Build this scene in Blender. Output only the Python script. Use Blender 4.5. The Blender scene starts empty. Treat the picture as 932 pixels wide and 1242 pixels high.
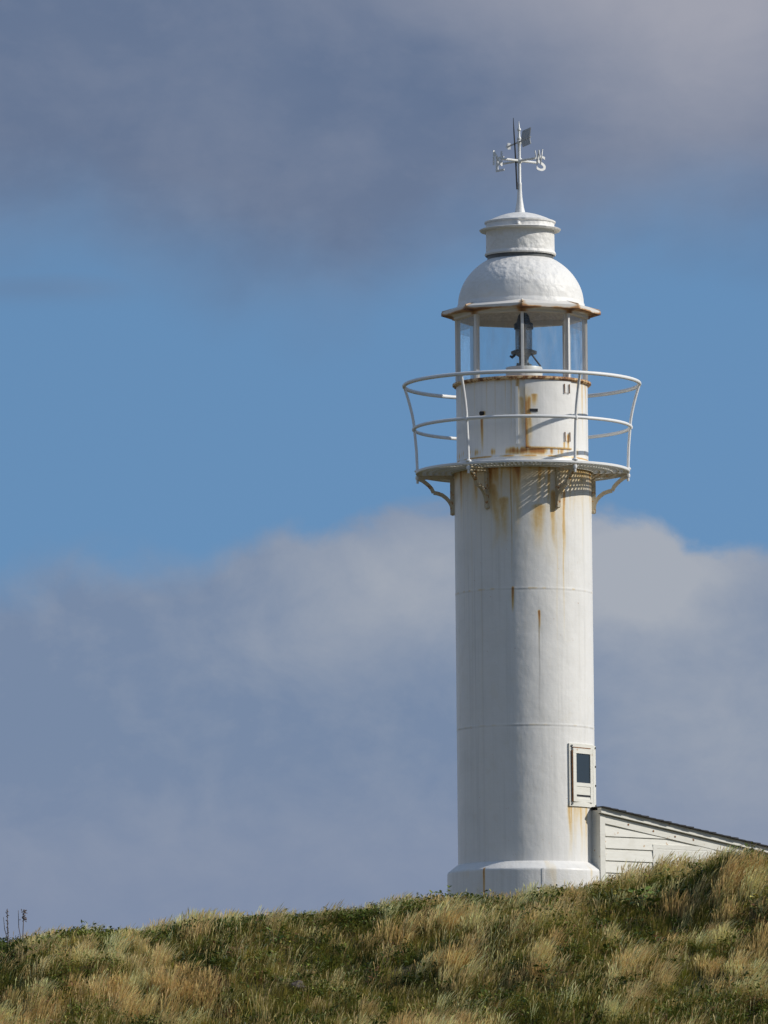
import bpy, bmesh, math, random
import numpy as np
from mathutils import Vector, Matrix

R = math.radians
rng = np.random.default_rng(7)
random.seed(7)
scn = bpy.context.scene
COL = scn.collection

# ------------------------------------------------------------------ camera
F = 10000.0                      # focal length in pixels of the 932x1242 photograph
PITCH, ROLL = R(5.9), R(0.52)
CAM = np.array([0.0, 0.0, 1.6])
fw = np.array([0, math.cos(PITCH), math.sin(PITCH)])
r0 = np.array([1.0, 0, 0])
u0 = np.array([0, -math.sin(PITCH), math.cos(PITCH)])
rt = math.cos(ROLL) * r0 - math.sin(ROLL) * u0
up = math.sin(ROLL) * r0 + math.cos(ROLL) * u0
cd = bpy.data.cameras.new('camera')
cam = bpy.data.objects.new('camera', cd)
COL.objects.link(cam)
cam.matrix_world = Matrix(((rt[0], up[0], -fw[0], CAM[0]), (rt[1], up[1], -fw[1], CAM[1]),
                           (rt[2], up[2], -fw[2], CAM[2]), (0, 0, 0, 1)))
cd.sensor_fit = 'VERTICAL'
cd.sensor_height = 36.0
cd.lens = 36.0 * F / 1242.0
cd.clip_start, cd.clip_end = 0.5, 20000
scn.camera = cam


def ray(px, py):
    return fw * F + rt * (px - 466.0) + up * (621.0 - py)


def P(px, py, Y):                # point of the place at distance Y seen at a pixel of the photograph
    d = ray(px, py)
    return CAM + d * (Y / d[1])


def proj(p):
    d = np.asarray(p) - CAM
    z = d @ fw
    return 466 + F * (d @ rt) / z, 621 - F * (d @ up) / z


TY = 110.0
TX = P(634.8, 624, TY)[0]
M = 0.01104                      # metres per photo pixel at the tower
AXY = np.array([[*proj([TX, TY, z])] for z in np.linspace(2, 20, 60)])


def axis_x(y):
    return float(np.interp(-y, -AXY[:, 1], AXY[:, 0]))


def Zw(y):
    return float(P(axis_x(y), y, TY)[2])


SHOULDER = Zw(1057.8)
Z0 = SHOULDER - 1.05             # plateau the tower stands on
BASE = Vector((TX, TY, Z0))


def Z(y):                        # height above the tower's foot
    return Zw(y) - Z0


# ------------------------------------------------------------------ materials
class NT:
    def __init__(s, tree):
        s.t = tree
        s.n, s.l = tree.nodes, tree.links
        s.n.clear()

    def node(s, typ, ins=None, **kw):
        nd = s.n.new(typ)
        for k, v in kw.items():
            setattr(nd, k, v)
        for k, v in (ins or {}).items():
            s.set(nd.inputs[k], v)
        return nd

    def set(s, sock, v):
        if isinstance(v, bpy.types.NodeSocket):
            s.l.new(v, sock)
        elif v is not None:
            sock.default_value = v

    def m(s, op, a, b=None, c=None, clamp=False):
        nd = s.n.new('ShaderNodeMath')
        nd.operation = op
        nd.use_clamp = clamp
        for i, v in enumerate((a, b, c)):
            if v is not None:
                s.set(nd.inputs[i], v)
        return nd.outputs[0]

    def mix(s, f, a, b, blend='MIX'):
        nd = s.n.new('ShaderNodeMix')
        nd.data_type = 'RGBA'
        nd.blend_type = blend
        s.set(nd.inputs[0], f)
        s.set(nd.inputs[6], a)
        s.set(nd.inputs[7], b)
        return nd.outputs[2]

    def ss(s, v, a, b, lo=0.0, hi=1.0):
        nd = s.n.new('ShaderNodeMapRange')
        nd.interpolation_type = 'SMOOTHSTEP'
        for i, q in enumerate((v, a, b, lo, hi)):
            s.set(nd.inputs[i], q)
        return nd.outputs[0]

    def noise(s, vec, scale, detail=4, rough=0.55, dist=0.0):
        nd = s.node('ShaderNodeTexNoise', {'Scale': scale, 'Detail': detail, 'Roughness': rough, 'Distortion': dist})
        s.set(nd.inputs['Vector'], vec)
        return nd.outputs['Fac']

    def mapv(s, vec, scale):
        nd = s.node('ShaderNodeMapping')
        s.set(nd.inputs['Vector'], vec)
        nd.inputs['Scale'].default_value = scale
        return nd.outputs[0]

    def ramp(s, f, stops):
        nd = s.n.new('ShaderNodeValToRGB')
        e = nd.color_ramp.elements
        while len(e) < len(stops):
            e.new(0.5)
        for el, (p, c) in zip(e, stops):
            el.position = p
            el.color = (*c, 1)
        s.set(nd.inputs[0], f)
        return nd.outputs[0]


def c4(c):
    return (c[0], c[1], c[2], 1.0)


def new_mat(name):
    m = bpy.data.materials.new(name)
    m.use_nodes = True
    return m, NT(m.node_tree)


def finish(n, shader):
    o = n.n.new('ShaderNodeOutputMaterial')
    n.l.new(shader, o.inputs['Surface'])


def paint_mat(name, base=(.75, .735, .705), grime=(.58, .57, .54), bump=.25, bscale=60, bdist=.004, rust=True,
              hammer=0.0, streak=0.45, rough=.42):
    m, n = new_mat(name)
    tc = n.node('ShaderNodeTexCoord').outputs['Object']
    big = n.noise(tc, 2.2, 5)
    st = n.noise(n.mapv(tc, (16, 16, .35)), 1.0, 4, .6)
    st2 = n.noise(n.mapv(tc, (55, 55, .8)), 1.0, 3, .6)
    g = n.m('ADD', n.m('MULTIPLY', n.ss(st, .48, .75), streak), n.m('MULTIPLY', n.ss(big, .45, .8), .35))
    g = n.m('ADD', g, n.m('MULTIPLY', n.ss(st2, .55, .8), streak * .6), clamp=True)
    col = n.mix(g, c4(base), c4(grime))
    sp = n.noise(tc, 45, 3, .6)
    hb = n.noise(n.mapv(tc, (1.5, 1.5, 38)), 1.0, 4, .6)
    pt = n.noise(n.mapv(tc, (1, 1, .7)), 4.5, 6, .62)
    col = n.mix(n.m('MULTIPLY', n.ss(hb, .45, .8), .09), col, c4(grime))
    col = n.mix(n.m('MULTIPLY', n.ss(pt, .56, .68), .22), col, (.66, .62, .53, 1))
    if rust:
        at = n.node('ShaderNodeAttribute', attribute_name='rust').outputs['Fac']
        rn = n.m('ADD', n.m('MULTIPLY', n.noise(n.mapv(tc, (30, 30, 5)), 1.0, 5, .65), .6), n.m('MULTIPLY', n.noise(tc, 16, 6, .7), .4))
        f = n.m('MULTIPLY', at, n.m('ADD', .35, n.m('MULTIPLY', rn, 1.25)), clamp=True)
        rc = n.ramp(f, [(0, (.74, .66, .47)), (.3, (.66, .47, .20)), (.6, (.46, .20, .05)), (1, (.15, .06, .022))])
        col = n.mix(n.ss(f, .0, .40), col, rc)
        ln = n.node('ShaderNodeAttribute', attribute_name='crack').outputs['Fac']
        col = n.mix(ln, col, (.20, .19, .18, 1))
        # a few specks of rust where the paint has blistered
        col = n.mix(n.m('MULTIPLY', n.ss(n.noise(tc, 23, 2), .735, .77), .6), col, (.42, .2, .06, 1))
    b = n.node('ShaderNodeBsdfPrincipled', {'Base Color': col, 'Roughness': rough})
    h = n.m('ADD', n.m('MULTIPLY', n.noise(n.mapv(tc, (1, 1, 1.6)), bscale, 4), 1.0), n.m('MULTIPLY', sp, .5))
    bp = n.node('ShaderNodeBump', {'Strength': bump, 'Distance': bdist, 'Height': h})
    if hammer:
        hm = n.noise(tc, 11, 3, .5)
        hv = n.node('ShaderNodeTexVoronoi', {'Scale': 15.0, 'Vector': tc}, feature='SMOOTH_F1').outputs['Distance']
        hh = n.m('MULTIPLY', n.m('ADD', hm, n.m('MULTIPLY', hv, .6)), n.ss(n.noise(tc, 1.7, 2), .38, .6, .25, 1.25))
        bp = n.node('ShaderNodeBump', {'Strength': hammer, 'Distance': .035, 'Height': hh, 'Normal': bp.outputs[0]})
    else:
        wob = n.m('ADD', n.noise(n.mapv(tc, (1, 1, .8)), 3.2, 3), n.m('MULTIPLY', hb, .035))
        bp = n.node('ShaderNodeBump', {'Strength': .42, 'Distance': .03, 'Height': wob, 'Normal': bp.outputs[0]})
    n.l.new(bp.outputs[0], b.inputs['Normal'])
    finish(n, b.outputs[0])
    return m


def simple_mat(name, col, rough=.6, metallic=0.0, var=.25, scale=20, bump=.2, bdist=.004):
    m, n = new_mat(name)
    tc = n.node('ShaderNodeTexCoord').outputs['Object']
    k = n.noise(tc, scale, 5, .6)
    dark = tuple(max(0, x * (1 - var)) for x in col)
    c = n.mix(n.ss(k, .3, .7), c4(dark), c4(tuple(min(1, x * (1 + var * .4)) for x in col)))
    b = n.node('ShaderNodeBsdfPrincipled', {'Base Color': c, 'Roughness': rough, 'Metallic': metallic})
    bp = n.node('ShaderNodeBump', {'Strength': bump, 'Distance': bdist, 'Height': n.noise(tc, scale * 3, 4)})
    n.l.new(bp.outputs[0], b.inputs['Normal'])
    finish(n, b.outputs[0])
    return m


def rusty_white(name, amount, base=(.76, .75, .72)):
    m, n = new_mat(name)
    tc = n.node('ShaderNodeTexCoord').outputs['Object']
    k = n.noise(tc, 13, 7, .7)
    f = n.ss(k, .78 - amount * .5, .98 - amount * .5)
    rc = n.ramp(f, [(0, (.66, .52, .30)), (.5, (.38, .17, .05)), (1, (.13, .05, .02))])
    c = n.mix(n.ss(f, .02, .4), c4(base), rc)
    b = n.node('ShaderNodeBsdfPrincipled', {'Base Color': c, 'Roughness': .5})
    bp = n.node('ShaderNodeBump', {'Strength': .3, 'Distance': .004, 'Height': n.noise(tc, 60, 4)})
    n.l.new(bp.outputs[0], b.inputs['Normal'])
    finish(n, b.outputs[0])
    return m


MAT = {}
MAT['tower'] = paint_mat('tower_paint')
MAT['dome'] = paint_mat('dome_paint', rust=False, hammer=.42, streak=.15, rough=.55)
MAT['plinth'] = paint_mat('plinth_paint', bump=.4, bscale=35, bdist=.006)
MAT['white'] = paint_mat('white_metal', rust=False, streak=.2, rough=.38)
MAT['rail'] = rusty_white('rail_paint', .16, (.72, .72, .71))
MAT['deck'] = rusty_white('deck_paint', .40, (.66, .66, .64))
MAT['bracket'] = rusty_white('bracket_paint', .54, (.50, .43, .31))
MAT['flange'] = rusty_white('flange_paint', .74, (.68, .48, .25))
def eave_mat():
    m, n = new_mat('eave_paint')
    tc = n.node('ShaderNodeTexCoord').outputs['Object']
    sp = n.node('ShaderNodeSeparateXYZ', {0: tc})
    ph = n.m('ARCTAN2', sp.outputs[0], sp.outputs[1])
    cor = n.m('POWER', n.m('MAXIMUM', n.m('COSINE', n.m('MULTIPLY', ph, 8.0)), 0.0), 7.0)
    k = n.noise(tc, 7, 6, .65)
    k2 = n.noise(tc, 2.5, 3)
    low = n.ss(sp.outputs[2], Z(379.5), Z(383.6))
    f = n.m('ADD', n.m('MULTIPLY', low, n.m('ADD', .15, n.m('MULTIPLY', n.ss(k2, .35, .65), .6))), n.m('MULTIPLY', cor, .40))
    rad_ = n.m('SQRT', n.m('ADD', n.m('POWER', sp.outputs[0], 2.0), n.m('POWER', sp.outputs[1], 2.0)))
    f = n.m('MULTIPLY', f, n.ss(rad_, .86, .96))
    f = n.m('MULTIPLY', f, n.m('ADD', .45, n.m('MULTIPLY', k, 1.1)), clamp=True)
    rc = n.ramp(f, [(0, (.62, .50, .33)), (.45, (.44, .24, .09)), (.75, (.24, .10, .035)), (1, (.10, .042, .02))])
    c = n.mix(n.ss(f, .12, .5), (.66, .63, .58, 1), rc)
    b = n.node('ShaderNodeBsdfPrincipled', {'Base Color': c, 'Roughness': .55})
    finish(n, b.outputs[0])
    return m


MAT['eave'] = eave_mat()
MAT['vane'] = simple_mat('vane_paint', (.74, .74, .72), .45, var=.12, bump=.05)
MAT['ceiling'] = simple_mat('lantern_ceiling_paint', (.66, .64, .61), .7)
MAT['dark'] = simple_mat('dark_iron', (.013, .014, .018), .6)
MAT['iron'] = simple_mat('grey_iron', (.12, .125, .12), .5, .2)
MAT['grey'] = simple_mat('grey_paint', (.36, .37, .38), .5, var=.08, bump=.03)
MAT['rusty'] = simple_mat('rusty_iron', (.22, .095, .03), .8, var=.5)
MAT['felt'] = simple_mat('roof_shingle', (.035, .034, .036), .9, var=.4, scale=30, bump=.6, bdist=.01)


def siding_mat():
    m, n = new_mat('painted_boards')
    tc = n.node('ShaderNodeTexCoord').outputs['Object']
    k = n.noise(n.mapv(tc, (6, 6, 40)), 1, 5, .6)
    g = n.noise(tc, 4, 4)
    c = n.mix(n.m('MULTIPLY', n.ss(k, .4, .75), .5), (.70, .685, .62, 1), (.58, .56, .49, 1))
    c = n.mix(n.m('MULTIPLY', n.ss(g, .5, .75), .35), c, (.55, .53, .46, 1))
    # nail rust spots
    at = n.noise(tc, 14, 2, .4)
    c = n.mix(n.m('MULTIPLY', n.ss(at, .72, .76), .7), c, (.42, .24, .09, 1))
    b = n.node('ShaderNodeBsdfPrincipled', {'Base Color': c, 'Roughness': .6})
    bp = n.node('ShaderNodeBump', {'Strength': .4, 'Distance': .004, 'Height': n.noise(n.mapv(tc, (8, 8, 60)), 1.5, 4)})
    n.l.new(bp.outputs[0], b.inputs['Normal'])
    finish(n, b.outputs[0])
    return m


MAT['boards'] = siding_mat()


def glass_mat(name, dirt=.05, tint=(.93, .96, .97)):
    m, n = new_mat(name)
    tc = n.node('ShaderNodeTexCoord').outputs['Object']
    tr = n.node('ShaderNodeBsdfTransparent', {'Color': c4(tint)})
    gl = n.node('ShaderNodeBsdfGlossy', {'Color': (1, 1, 1, 1), 'Roughness': .03})
    df = n.node('ShaderNodeBsdfDiffuse', {'Color': (.75, .77, .78, 1)})
    fr = n.node('ShaderNodeFresnel', {'IOR': 1.45})
    s1 = n.node('ShaderNodeMixShader')
    n.set(s1.inputs[0], n.m('MULTIPLY', fr.outputs[0], .55))
    n.l.new(tr.outputs[0], s1.inputs[1])
    n.l.new(gl.outputs[0], s1.inputs[2])
    s2 = n.node('ShaderNodeMixShader')
    dn = n.noise(n.mapv(tc, (5, 5, 1.5)), 1.5, 5, .6)
    n.set(s2.inputs[0], n.m('MULTIPLY', n.ss(dn, .3, .75), dirt * 2))
    n.l.new(s1.outputs[0], s2.inputs[1])
    n.l.new(df.outputs[0], s2.inputs[2])
    finish(n, s2.outputs[0])
    return m


MAT['glass'] = glass_mat('lantern_glass', .07)
MAT['lens'] = glass_mat('beacon_glass', .32, (.5, .5, .5))


def dark_pane():
    m, n = new_mat('window_glass')
    b = n.node('ShaderNodeBsdfPrincipled', {'Base Color': (.03, .045, .06, 1), 'Roughness': .05, 'IOR': 1.5})
    finish(n, b.outputs[0])
    return m


MAT['pane'] = dark_pane()


# ------------------------------------------------------------------ object helpers
def tag(o, label=None, cat=None, group=None, kind=None):
    for k, v in (('label', label), ('category', cat), ('group', group), ('kind', kind)):
        if v:
            o[k] = v
    return o


def empty(name, loc, label, cat, group=None):
    o = bpy.data.objects.new(name, None)
    COL.objects.link(o)
    o.location = loc
    return tag(o, label, cat, group)


def link(name, me, mat=None, parent=None, smooth=35):
    o = bpy.data.objects.new(name, me)
    COL.objects.link(o)
    if mat:
        me.materials.append(mat)
    if parent:
        o.parent = parent
    if smooth is not None:
        me.polygons.foreach_set('use_smooth', [True] * len(me.polygons))
        me.set_sharp_from_angle(angle=R(smooth))
    return o


class MB:
    def __init__(s):
        s.v, s.f = [], []

    def add(s, v, f):
        b = len(s.v)
        s.v += [tuple(map(float, p)) for p in v]
        s.f += [tuple(i + b for i in q) for q in f]
        return s

    def box(s, a, b, fn=None):
        v = [(x, y, z) for z in (a[2], b[2]) for y in (a[1], b[1]) for x in (a[0], b[0])]
        if fn:
            v = [fn(*p) for p in v]
        return s.add(v, [(0, 2, 3, 1), (4, 5, 7, 6), (0, 1, 5, 4), (2, 6, 7, 3), (0, 4, 6, 2), (1, 3, 7, 5)])

    def lathe(s, prof, n=96, phi0=0.0, phi1=2 * math.pi, cap0=False, cap1=False):
        full = abs(phi1 - phi0 - 2 * math.pi) < 1e-6
        k = n if full else n + 1
        v = []
        for r, z in prof:
            for i in range(k):
                a = phi0 + (phi1 - phi0) * i / n
                v.append((r * math.sin(a), -r * math.cos(a), z))
        f = []
        for j in range(len(prof) - 1):
            for i in range(n):
                i2 = (i + 1) % k
                f.append((j * k + i, j * k + i2, (j + 1) * k + i2, (j + 1) * k + i))
        if cap0:
            f.append(tuple(range(k - 1, -1, -1)))
        if cap1:
            f.append(tuple((len(prof) - 1) * k + i for i in range(k)))
        return s.add(v, f)

    def tube(s, pts, rad, n=10, closed=False):
        pts = [Vector(p) for p in pts]
        N = len(pts)
        rad = rad if hasattr(rad, '__len__') else [rad] * N
        prev = None
        v, f = [], []
        for i, p in enumerate(pts):
            if closed:
                t = pts[(i + 1) % N] - pts[i - 1]
            else:
                t = pts[min(i + 1, N - 1)] - pts[max(i - 1, 0)]
            t.normalize()
            if prev is None:
                prev = t.orthogonal().normalized()
            prev = (prev - t * prev.dot(t)).normalized()
            q = t.cross(prev)
            for k in range(n):
                a = 2 * math.pi * k / n
                v.append(p + rad[i] * (math.cos(a) * prev + math.sin(a) * q))
        for i in range(N if closed else N - 1):
            for k in range(n):
                a, b = i * n, ((i + 1) % N) * n
                f.append((a + k, a + (k + 1) % n, b + (k + 1) % n, b + k))
        if not closed:
            f.append(tuple(range(n - 1, -1, -1)))
            f.append(tuple((N - 1) * n + k for k in range(n)))
        return s.add(v, f)

    def prism(s, poly, fn, t0, t1):      # 2D outline extruded between t0 and t1; fn(a, b, t) -> xyz
        k = len(poly)
        v = [fn(a, b, t0) for a, b in poly] + [fn(a, b, t1) for a, b in poly]
        f = [tuple(range(k - 1, -1, -1)), tuple(range(k, 2 * k))]
        f += [(i, (i + 1) % k, k + (i + 1) % k, k + i) for i in range(k)]
        return s.add(v, f)

    def strip(s, pts, w, fn, t0, t1):    # bar of width w along a 2D polyline, thickness t0..t1
        L, Rr = [], []
        for i, p in enumerate(pts):
            a = np.array(pts[max(i - 1, 0)], float)
            b = np.array(pts[min(i + 1, len(pts) - 1)], float)
            d = (b - a) / np.linalg.norm(b - a)
            nn = np.array([-d[1], d[0]]) * w / 2
            L.append(tuple(np.array(p) + nn))
            Rr.append(tuple(np.array(p) - nn))
        k = len(pts)
        v = []
        for i in range(k):
            v += [fn(*L[i], t0), fn(*Rr[i], t0), fn(*Rr[i], t1), fn(*L[i], t1)]
        f = [(0, 1, 2, 3), (4 * k - 1, 4 * k - 2, 4 * k - 3, 4 * k - 4)]
        for i in range(k - 1):
            a, b = 4 * i, 4 * i + 4
            for q in range(4):
                f.append((a + q, b + q, b + (q + 1) % 4, a + (q + 1) % 4))
        return s.add(v, f)

    def build(s, name, mat, parent=None, smooth=35, recalc=True):
        me = bpy.data.meshes.new(name)
        me.from_pydata(s.v, [], s.f)
        if recalc:
            bm = bmesh.new()
            bm.from_mesh(me)
            bmesh.ops.recalc_face_normals(bm, faces=bm.faces)
            bm.to_mesh(me)
            bm.free()
        return link(name, me, mat, parent, smooth)


def ring_pts(r, z, n=128):
    return [(r * math.sin(2 * math.pi * i / n), -r * math.cos(2 * math.pi * i / n), z) for i in range(n)]


def polar(phi):                      # (tangential, outward, z) -> xyz at azimuth phi
    c, s_ = math.cos(phi), math.sin(phi)
    return lambda a, b, z: (a * c + b * s_, a * s_ - b * c, z)


# ------------------------------------------------------------------ terrain
NOI = [rng.random((64, 64)) for _ in range(6)]


def vnoise(x, y, s):
    g = NOI[s]
    xi, yi = np.floor(x).astype(int), np.floor(y).astype(int)
    fx, fy = x - xi, y - yi
    fx, fy = fx * fx * (3 - 2 * fx), fy * fy * (3 - 2 * fy)
    a, b = g[xi % 64, yi % 64], g[(xi + 1) % 64, yi % 64]
    c, d = g[xi % 64, (yi + 1) % 64], g[(xi + 1) % 64, (yi + 1) % 64]
    return (a * (1 - fx) + b * fx) * (1 - fy) + (c * (1 - fx) + d * fx) * fy


def fbm(x, y, s, o=4):
    t, a, k = 0, .5, 1.0
    for i in range(o):
        t = t + a * vnoise(x * k + 13 * i, y * k + 7 * i, (s + i) % 6)
        a *= .5
        k *= 2.03
    return t / (1 - .5 ** o)


YC = 101.0
SIL = [(-120, 1154), (0, 1140), (60, 1132), (120, 1127), (200, 1122), (285, 1112), (340, 1114), (400, 1110), (466, 1099), (540, 1088), (620, 1077),
       (700, 1061), (760, 1052), (800, 1044), (850, 1036), (890, 1036), (932, 1030), (1050, 1012)]
_cx = [P(x, y, YC)[0] for x, y in SIL]
_cz = [P(x, y, YC)[2] - .24 for x, y in SIL]
_cx = [-400, -150, -40, -15] + _cx + [14, 40, 150, 400]
_cz = [0.5, 2.0, _cz[0] - 1.1, _cz[0] - .45] + _cz + [_cz[-1] + .3, _cz[-1] + .2, 3.0, 0.5]


def H(x, Y):
    x, Y = np.asarray(x, float), np.asarray(Y, float)
    c = np.interp(x, _cx, _cz)
    c = (c + np.interp(x - .5, _cx, _cz) + np.interp(x + .5, _cx, _cz)) / 3
    u = YC - Y
    S = .40
    d1 = np.where(u < 3, S * np.clip(u, 0, None) ** 2 / 6, S * 1.5 + S * (u - 3))
    top = S * 1.5 + S * 6
    rem = np.maximum(c - top, .05)
    d2 = top + rem * (1 - np.exp(-S * np.clip(u - 9, 0, 300) / rem))
    front = c - np.where(u < 9, d1, d2)
    v = np.clip(-u / 5.5, 0, 1)
    plate = Z0 - 6 * np.clip((Y - 150) / 400, 0, 1) ** 1.0
    plate = np.maximum(np.minimum(plate, Z0), 0)
    back = c + (np.minimum(plate, c + .3) - c) * v * v * (3 - 2 * v)
    z = np.where(u > 0, front, back)
    near = np.exp(-((Y - 98) / 12) ** 2) * np.exp(-(x / 60) ** 2)
    bump = (fbm(x * .55 + 40, Y * .55, 0, 4) - .5) * .85 + (fbm(x * 2.1 + 9, Y * 1.6, 2, 3) - .5) * .14
    bump = bump * (1 - .55 * np.exp(-((u - .2) / 1.3) ** 2))
    z = z + .34 * np.exp(-((x - 4.15) / .55) ** 2 - ((Y - 98.7) / .8) ** 2) - .22 * np.exp(-((x - 3.3) / .7) ** 2 - ((Y - 98.0) / .7) ** 2)
    return z + bump * near * np.where(Y > 104, np.clip((109 - Y) / 5, 0, 1) * .6, 1)


def ground_at(px, py):
    Y = np.linspace(84, 104, 2000)
    d = ray(px, py)
    p = CAM[None] + d[None] * (Y / d[1])[:, None]
    g = H(p[:, 0], Y)
    k = np.argmax(g > p[:, 2])
    return (p[k, 0], Y[k]) if g[k] > p[k, 2] else (p[0, 0], 100.0)


def axis(dense0, dense1, step, far, n):
    a = np.arange(dense0, dense1 + 1e-6, step)
    g = np.geomspace(1, far, n)
    return np.concatenate([dense0 - g[::-1] * 1.0, a, dense1 + g])


gx = axis(-14, 14, .12, 3000, 34)
gy = axis(86, 108, .12, 3000, 34)
X, Yg = np.meshgrid(gx, gy)
Zg = H(X, Yg)
verts = np.stack([X, Yg, Zg], -1).reshape(-1, 3)
nx, ny = len(gx), len(gy)
ii = np.arange(nx * ny).reshape(ny, nx)
quads = np.stack([ii[:-1, :-1], ii[:-1, 1:], ii[1:, 1:], ii[1:, :-1]], -1).reshape(-1, 4)


def np_mesh(name, verts, loops, starts, cols=None):
    me = bpy.data.meshes.new(name)
    me.vertices.add(len(verts))
    me.vertices.foreach_set('co', np.ascontiguousarray(verts, np.float32).ravel())
    me.loops.add(len(loops))
    me.loops.foreach_set('vertex_index', np.ascontiguousarray(loops, np.int32))
    me.polygons.add(len(starts))
    me.polygons.foreach_set('loop_start', np.ascontiguousarray(starts, np.int32))
    me.update(calc_edges=True)
    if cols is not None:
        a = me.attributes.new('tint', 'FLOAT_COLOR', 'POINT')
        c = np.ones((len(verts), 4), np.float32)
        c[:, :3] = cols
        a.data.foreach_set('color', c.ravel())
    me.validate()
    return me


def ground_mat():
    m, n = new_mat('turf_soil')
    tc = n.node('ShaderNodeTexCoord').outputs['Object']
    a, b = n.noise(tc, .9, 5), n.noise(tc, 14, 6, .65)
    c = n.mix(n.ss(a, .35, .65), (.08, .08, .025, 1), (.16, .125, .05, 1))
    c = n.mix(n.m('MULTIPLY', n.ss(b, .4, .7), .6), c, (.06, .045, .02, 1))
    bs = n.node('ShaderNodeBsdfPrincipled', {'Base Color': c, 'Roughness': .95})
    bp = n.node('ShaderNodeBump', {'Strength': .8, 'Distance': .05, 'Height': b})
    n.l.new(bp.outputs[0], bs.inputs['Normal'])
    finish(n, bs.outputs[0])
    return m


gme = np_mesh('ground', verts, quads.ravel(), np.arange(len(quads)) * 4)
ground = link('ground', gme, ground_mat(), None, None)
gme.polygons.foreach_set('use_smooth', [True] * len(gme.polygons))
tag(ground, 'grassy hillside rising to the crest below the white tower', 'hillside', kind='structure')


# ------------------------------------------------------------------ grass and herbs
def leaf_mat(name, trans=.42, rough=.6):
    m, n = new_mat(name)
    at = n.node('ShaderNodeAttribute', attribute_name='tint').outputs['Color']
    df = n.node('ShaderNodeBsdfPrincipled', {'Base Color': at, 'Roughness': rough})
    df.inputs['Specular IOR Level'].default_value = .25
    tl = n.node('ShaderNodeBsdfTranslucent', {'Color': at})
    mx = n.node('ShaderNodeMixShader', {0: trans})
    n.l.new(df.outputs[0], mx.inputs[1])
    n.l.new(tl.outputs[0], mx.inputs[2])
    finish(n, mx.outputs[0])
    return m


# patches read off the hill: (photo x, y, half-width, half-height, straw weight)
PATCH = [(865, 1092, 75, 20, .6), (580, 1108, 38, 16, .35), (800, 1192, 60, 22, .5), (905, 1190, 40, 26, .5),
         (520, 1130, 60, 18, .3), (175, 1218, 70, 14, .4), (150, 1172, 45, 10, .15), (640, 1180, 60, 14, .35),
         (15, 1155, 30, 12, .4), (690, 1110, 40, 10, .25), (555, 1180, 40, 14, .3), (850, 1055, 60, 10, .3),
         (620, 1130, 30, 12, .3),
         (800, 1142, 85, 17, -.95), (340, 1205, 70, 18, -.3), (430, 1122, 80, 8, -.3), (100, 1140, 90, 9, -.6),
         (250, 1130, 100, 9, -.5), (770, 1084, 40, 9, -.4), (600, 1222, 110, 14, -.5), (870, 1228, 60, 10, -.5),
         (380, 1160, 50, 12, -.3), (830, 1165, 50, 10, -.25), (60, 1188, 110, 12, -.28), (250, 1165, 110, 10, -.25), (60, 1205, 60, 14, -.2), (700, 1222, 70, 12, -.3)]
PW = []
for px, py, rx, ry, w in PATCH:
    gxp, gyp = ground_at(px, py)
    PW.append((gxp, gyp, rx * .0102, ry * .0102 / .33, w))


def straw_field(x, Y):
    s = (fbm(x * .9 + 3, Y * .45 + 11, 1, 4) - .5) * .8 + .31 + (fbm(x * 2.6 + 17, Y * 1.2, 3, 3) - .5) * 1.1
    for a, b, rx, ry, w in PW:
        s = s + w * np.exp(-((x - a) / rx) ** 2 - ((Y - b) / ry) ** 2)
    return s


def clear_of_buildings(x, Y):
    dx, dy = x - TX, Y - TY
    tt, ww = dx * .766 + dy * .643, dx * .643 - dy * .766
    return (np.hypot(dx, dy) > 1.12) & ~((tt > .3) & (tt < 4.6) & (np.abs(ww) < 1.02))


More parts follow.
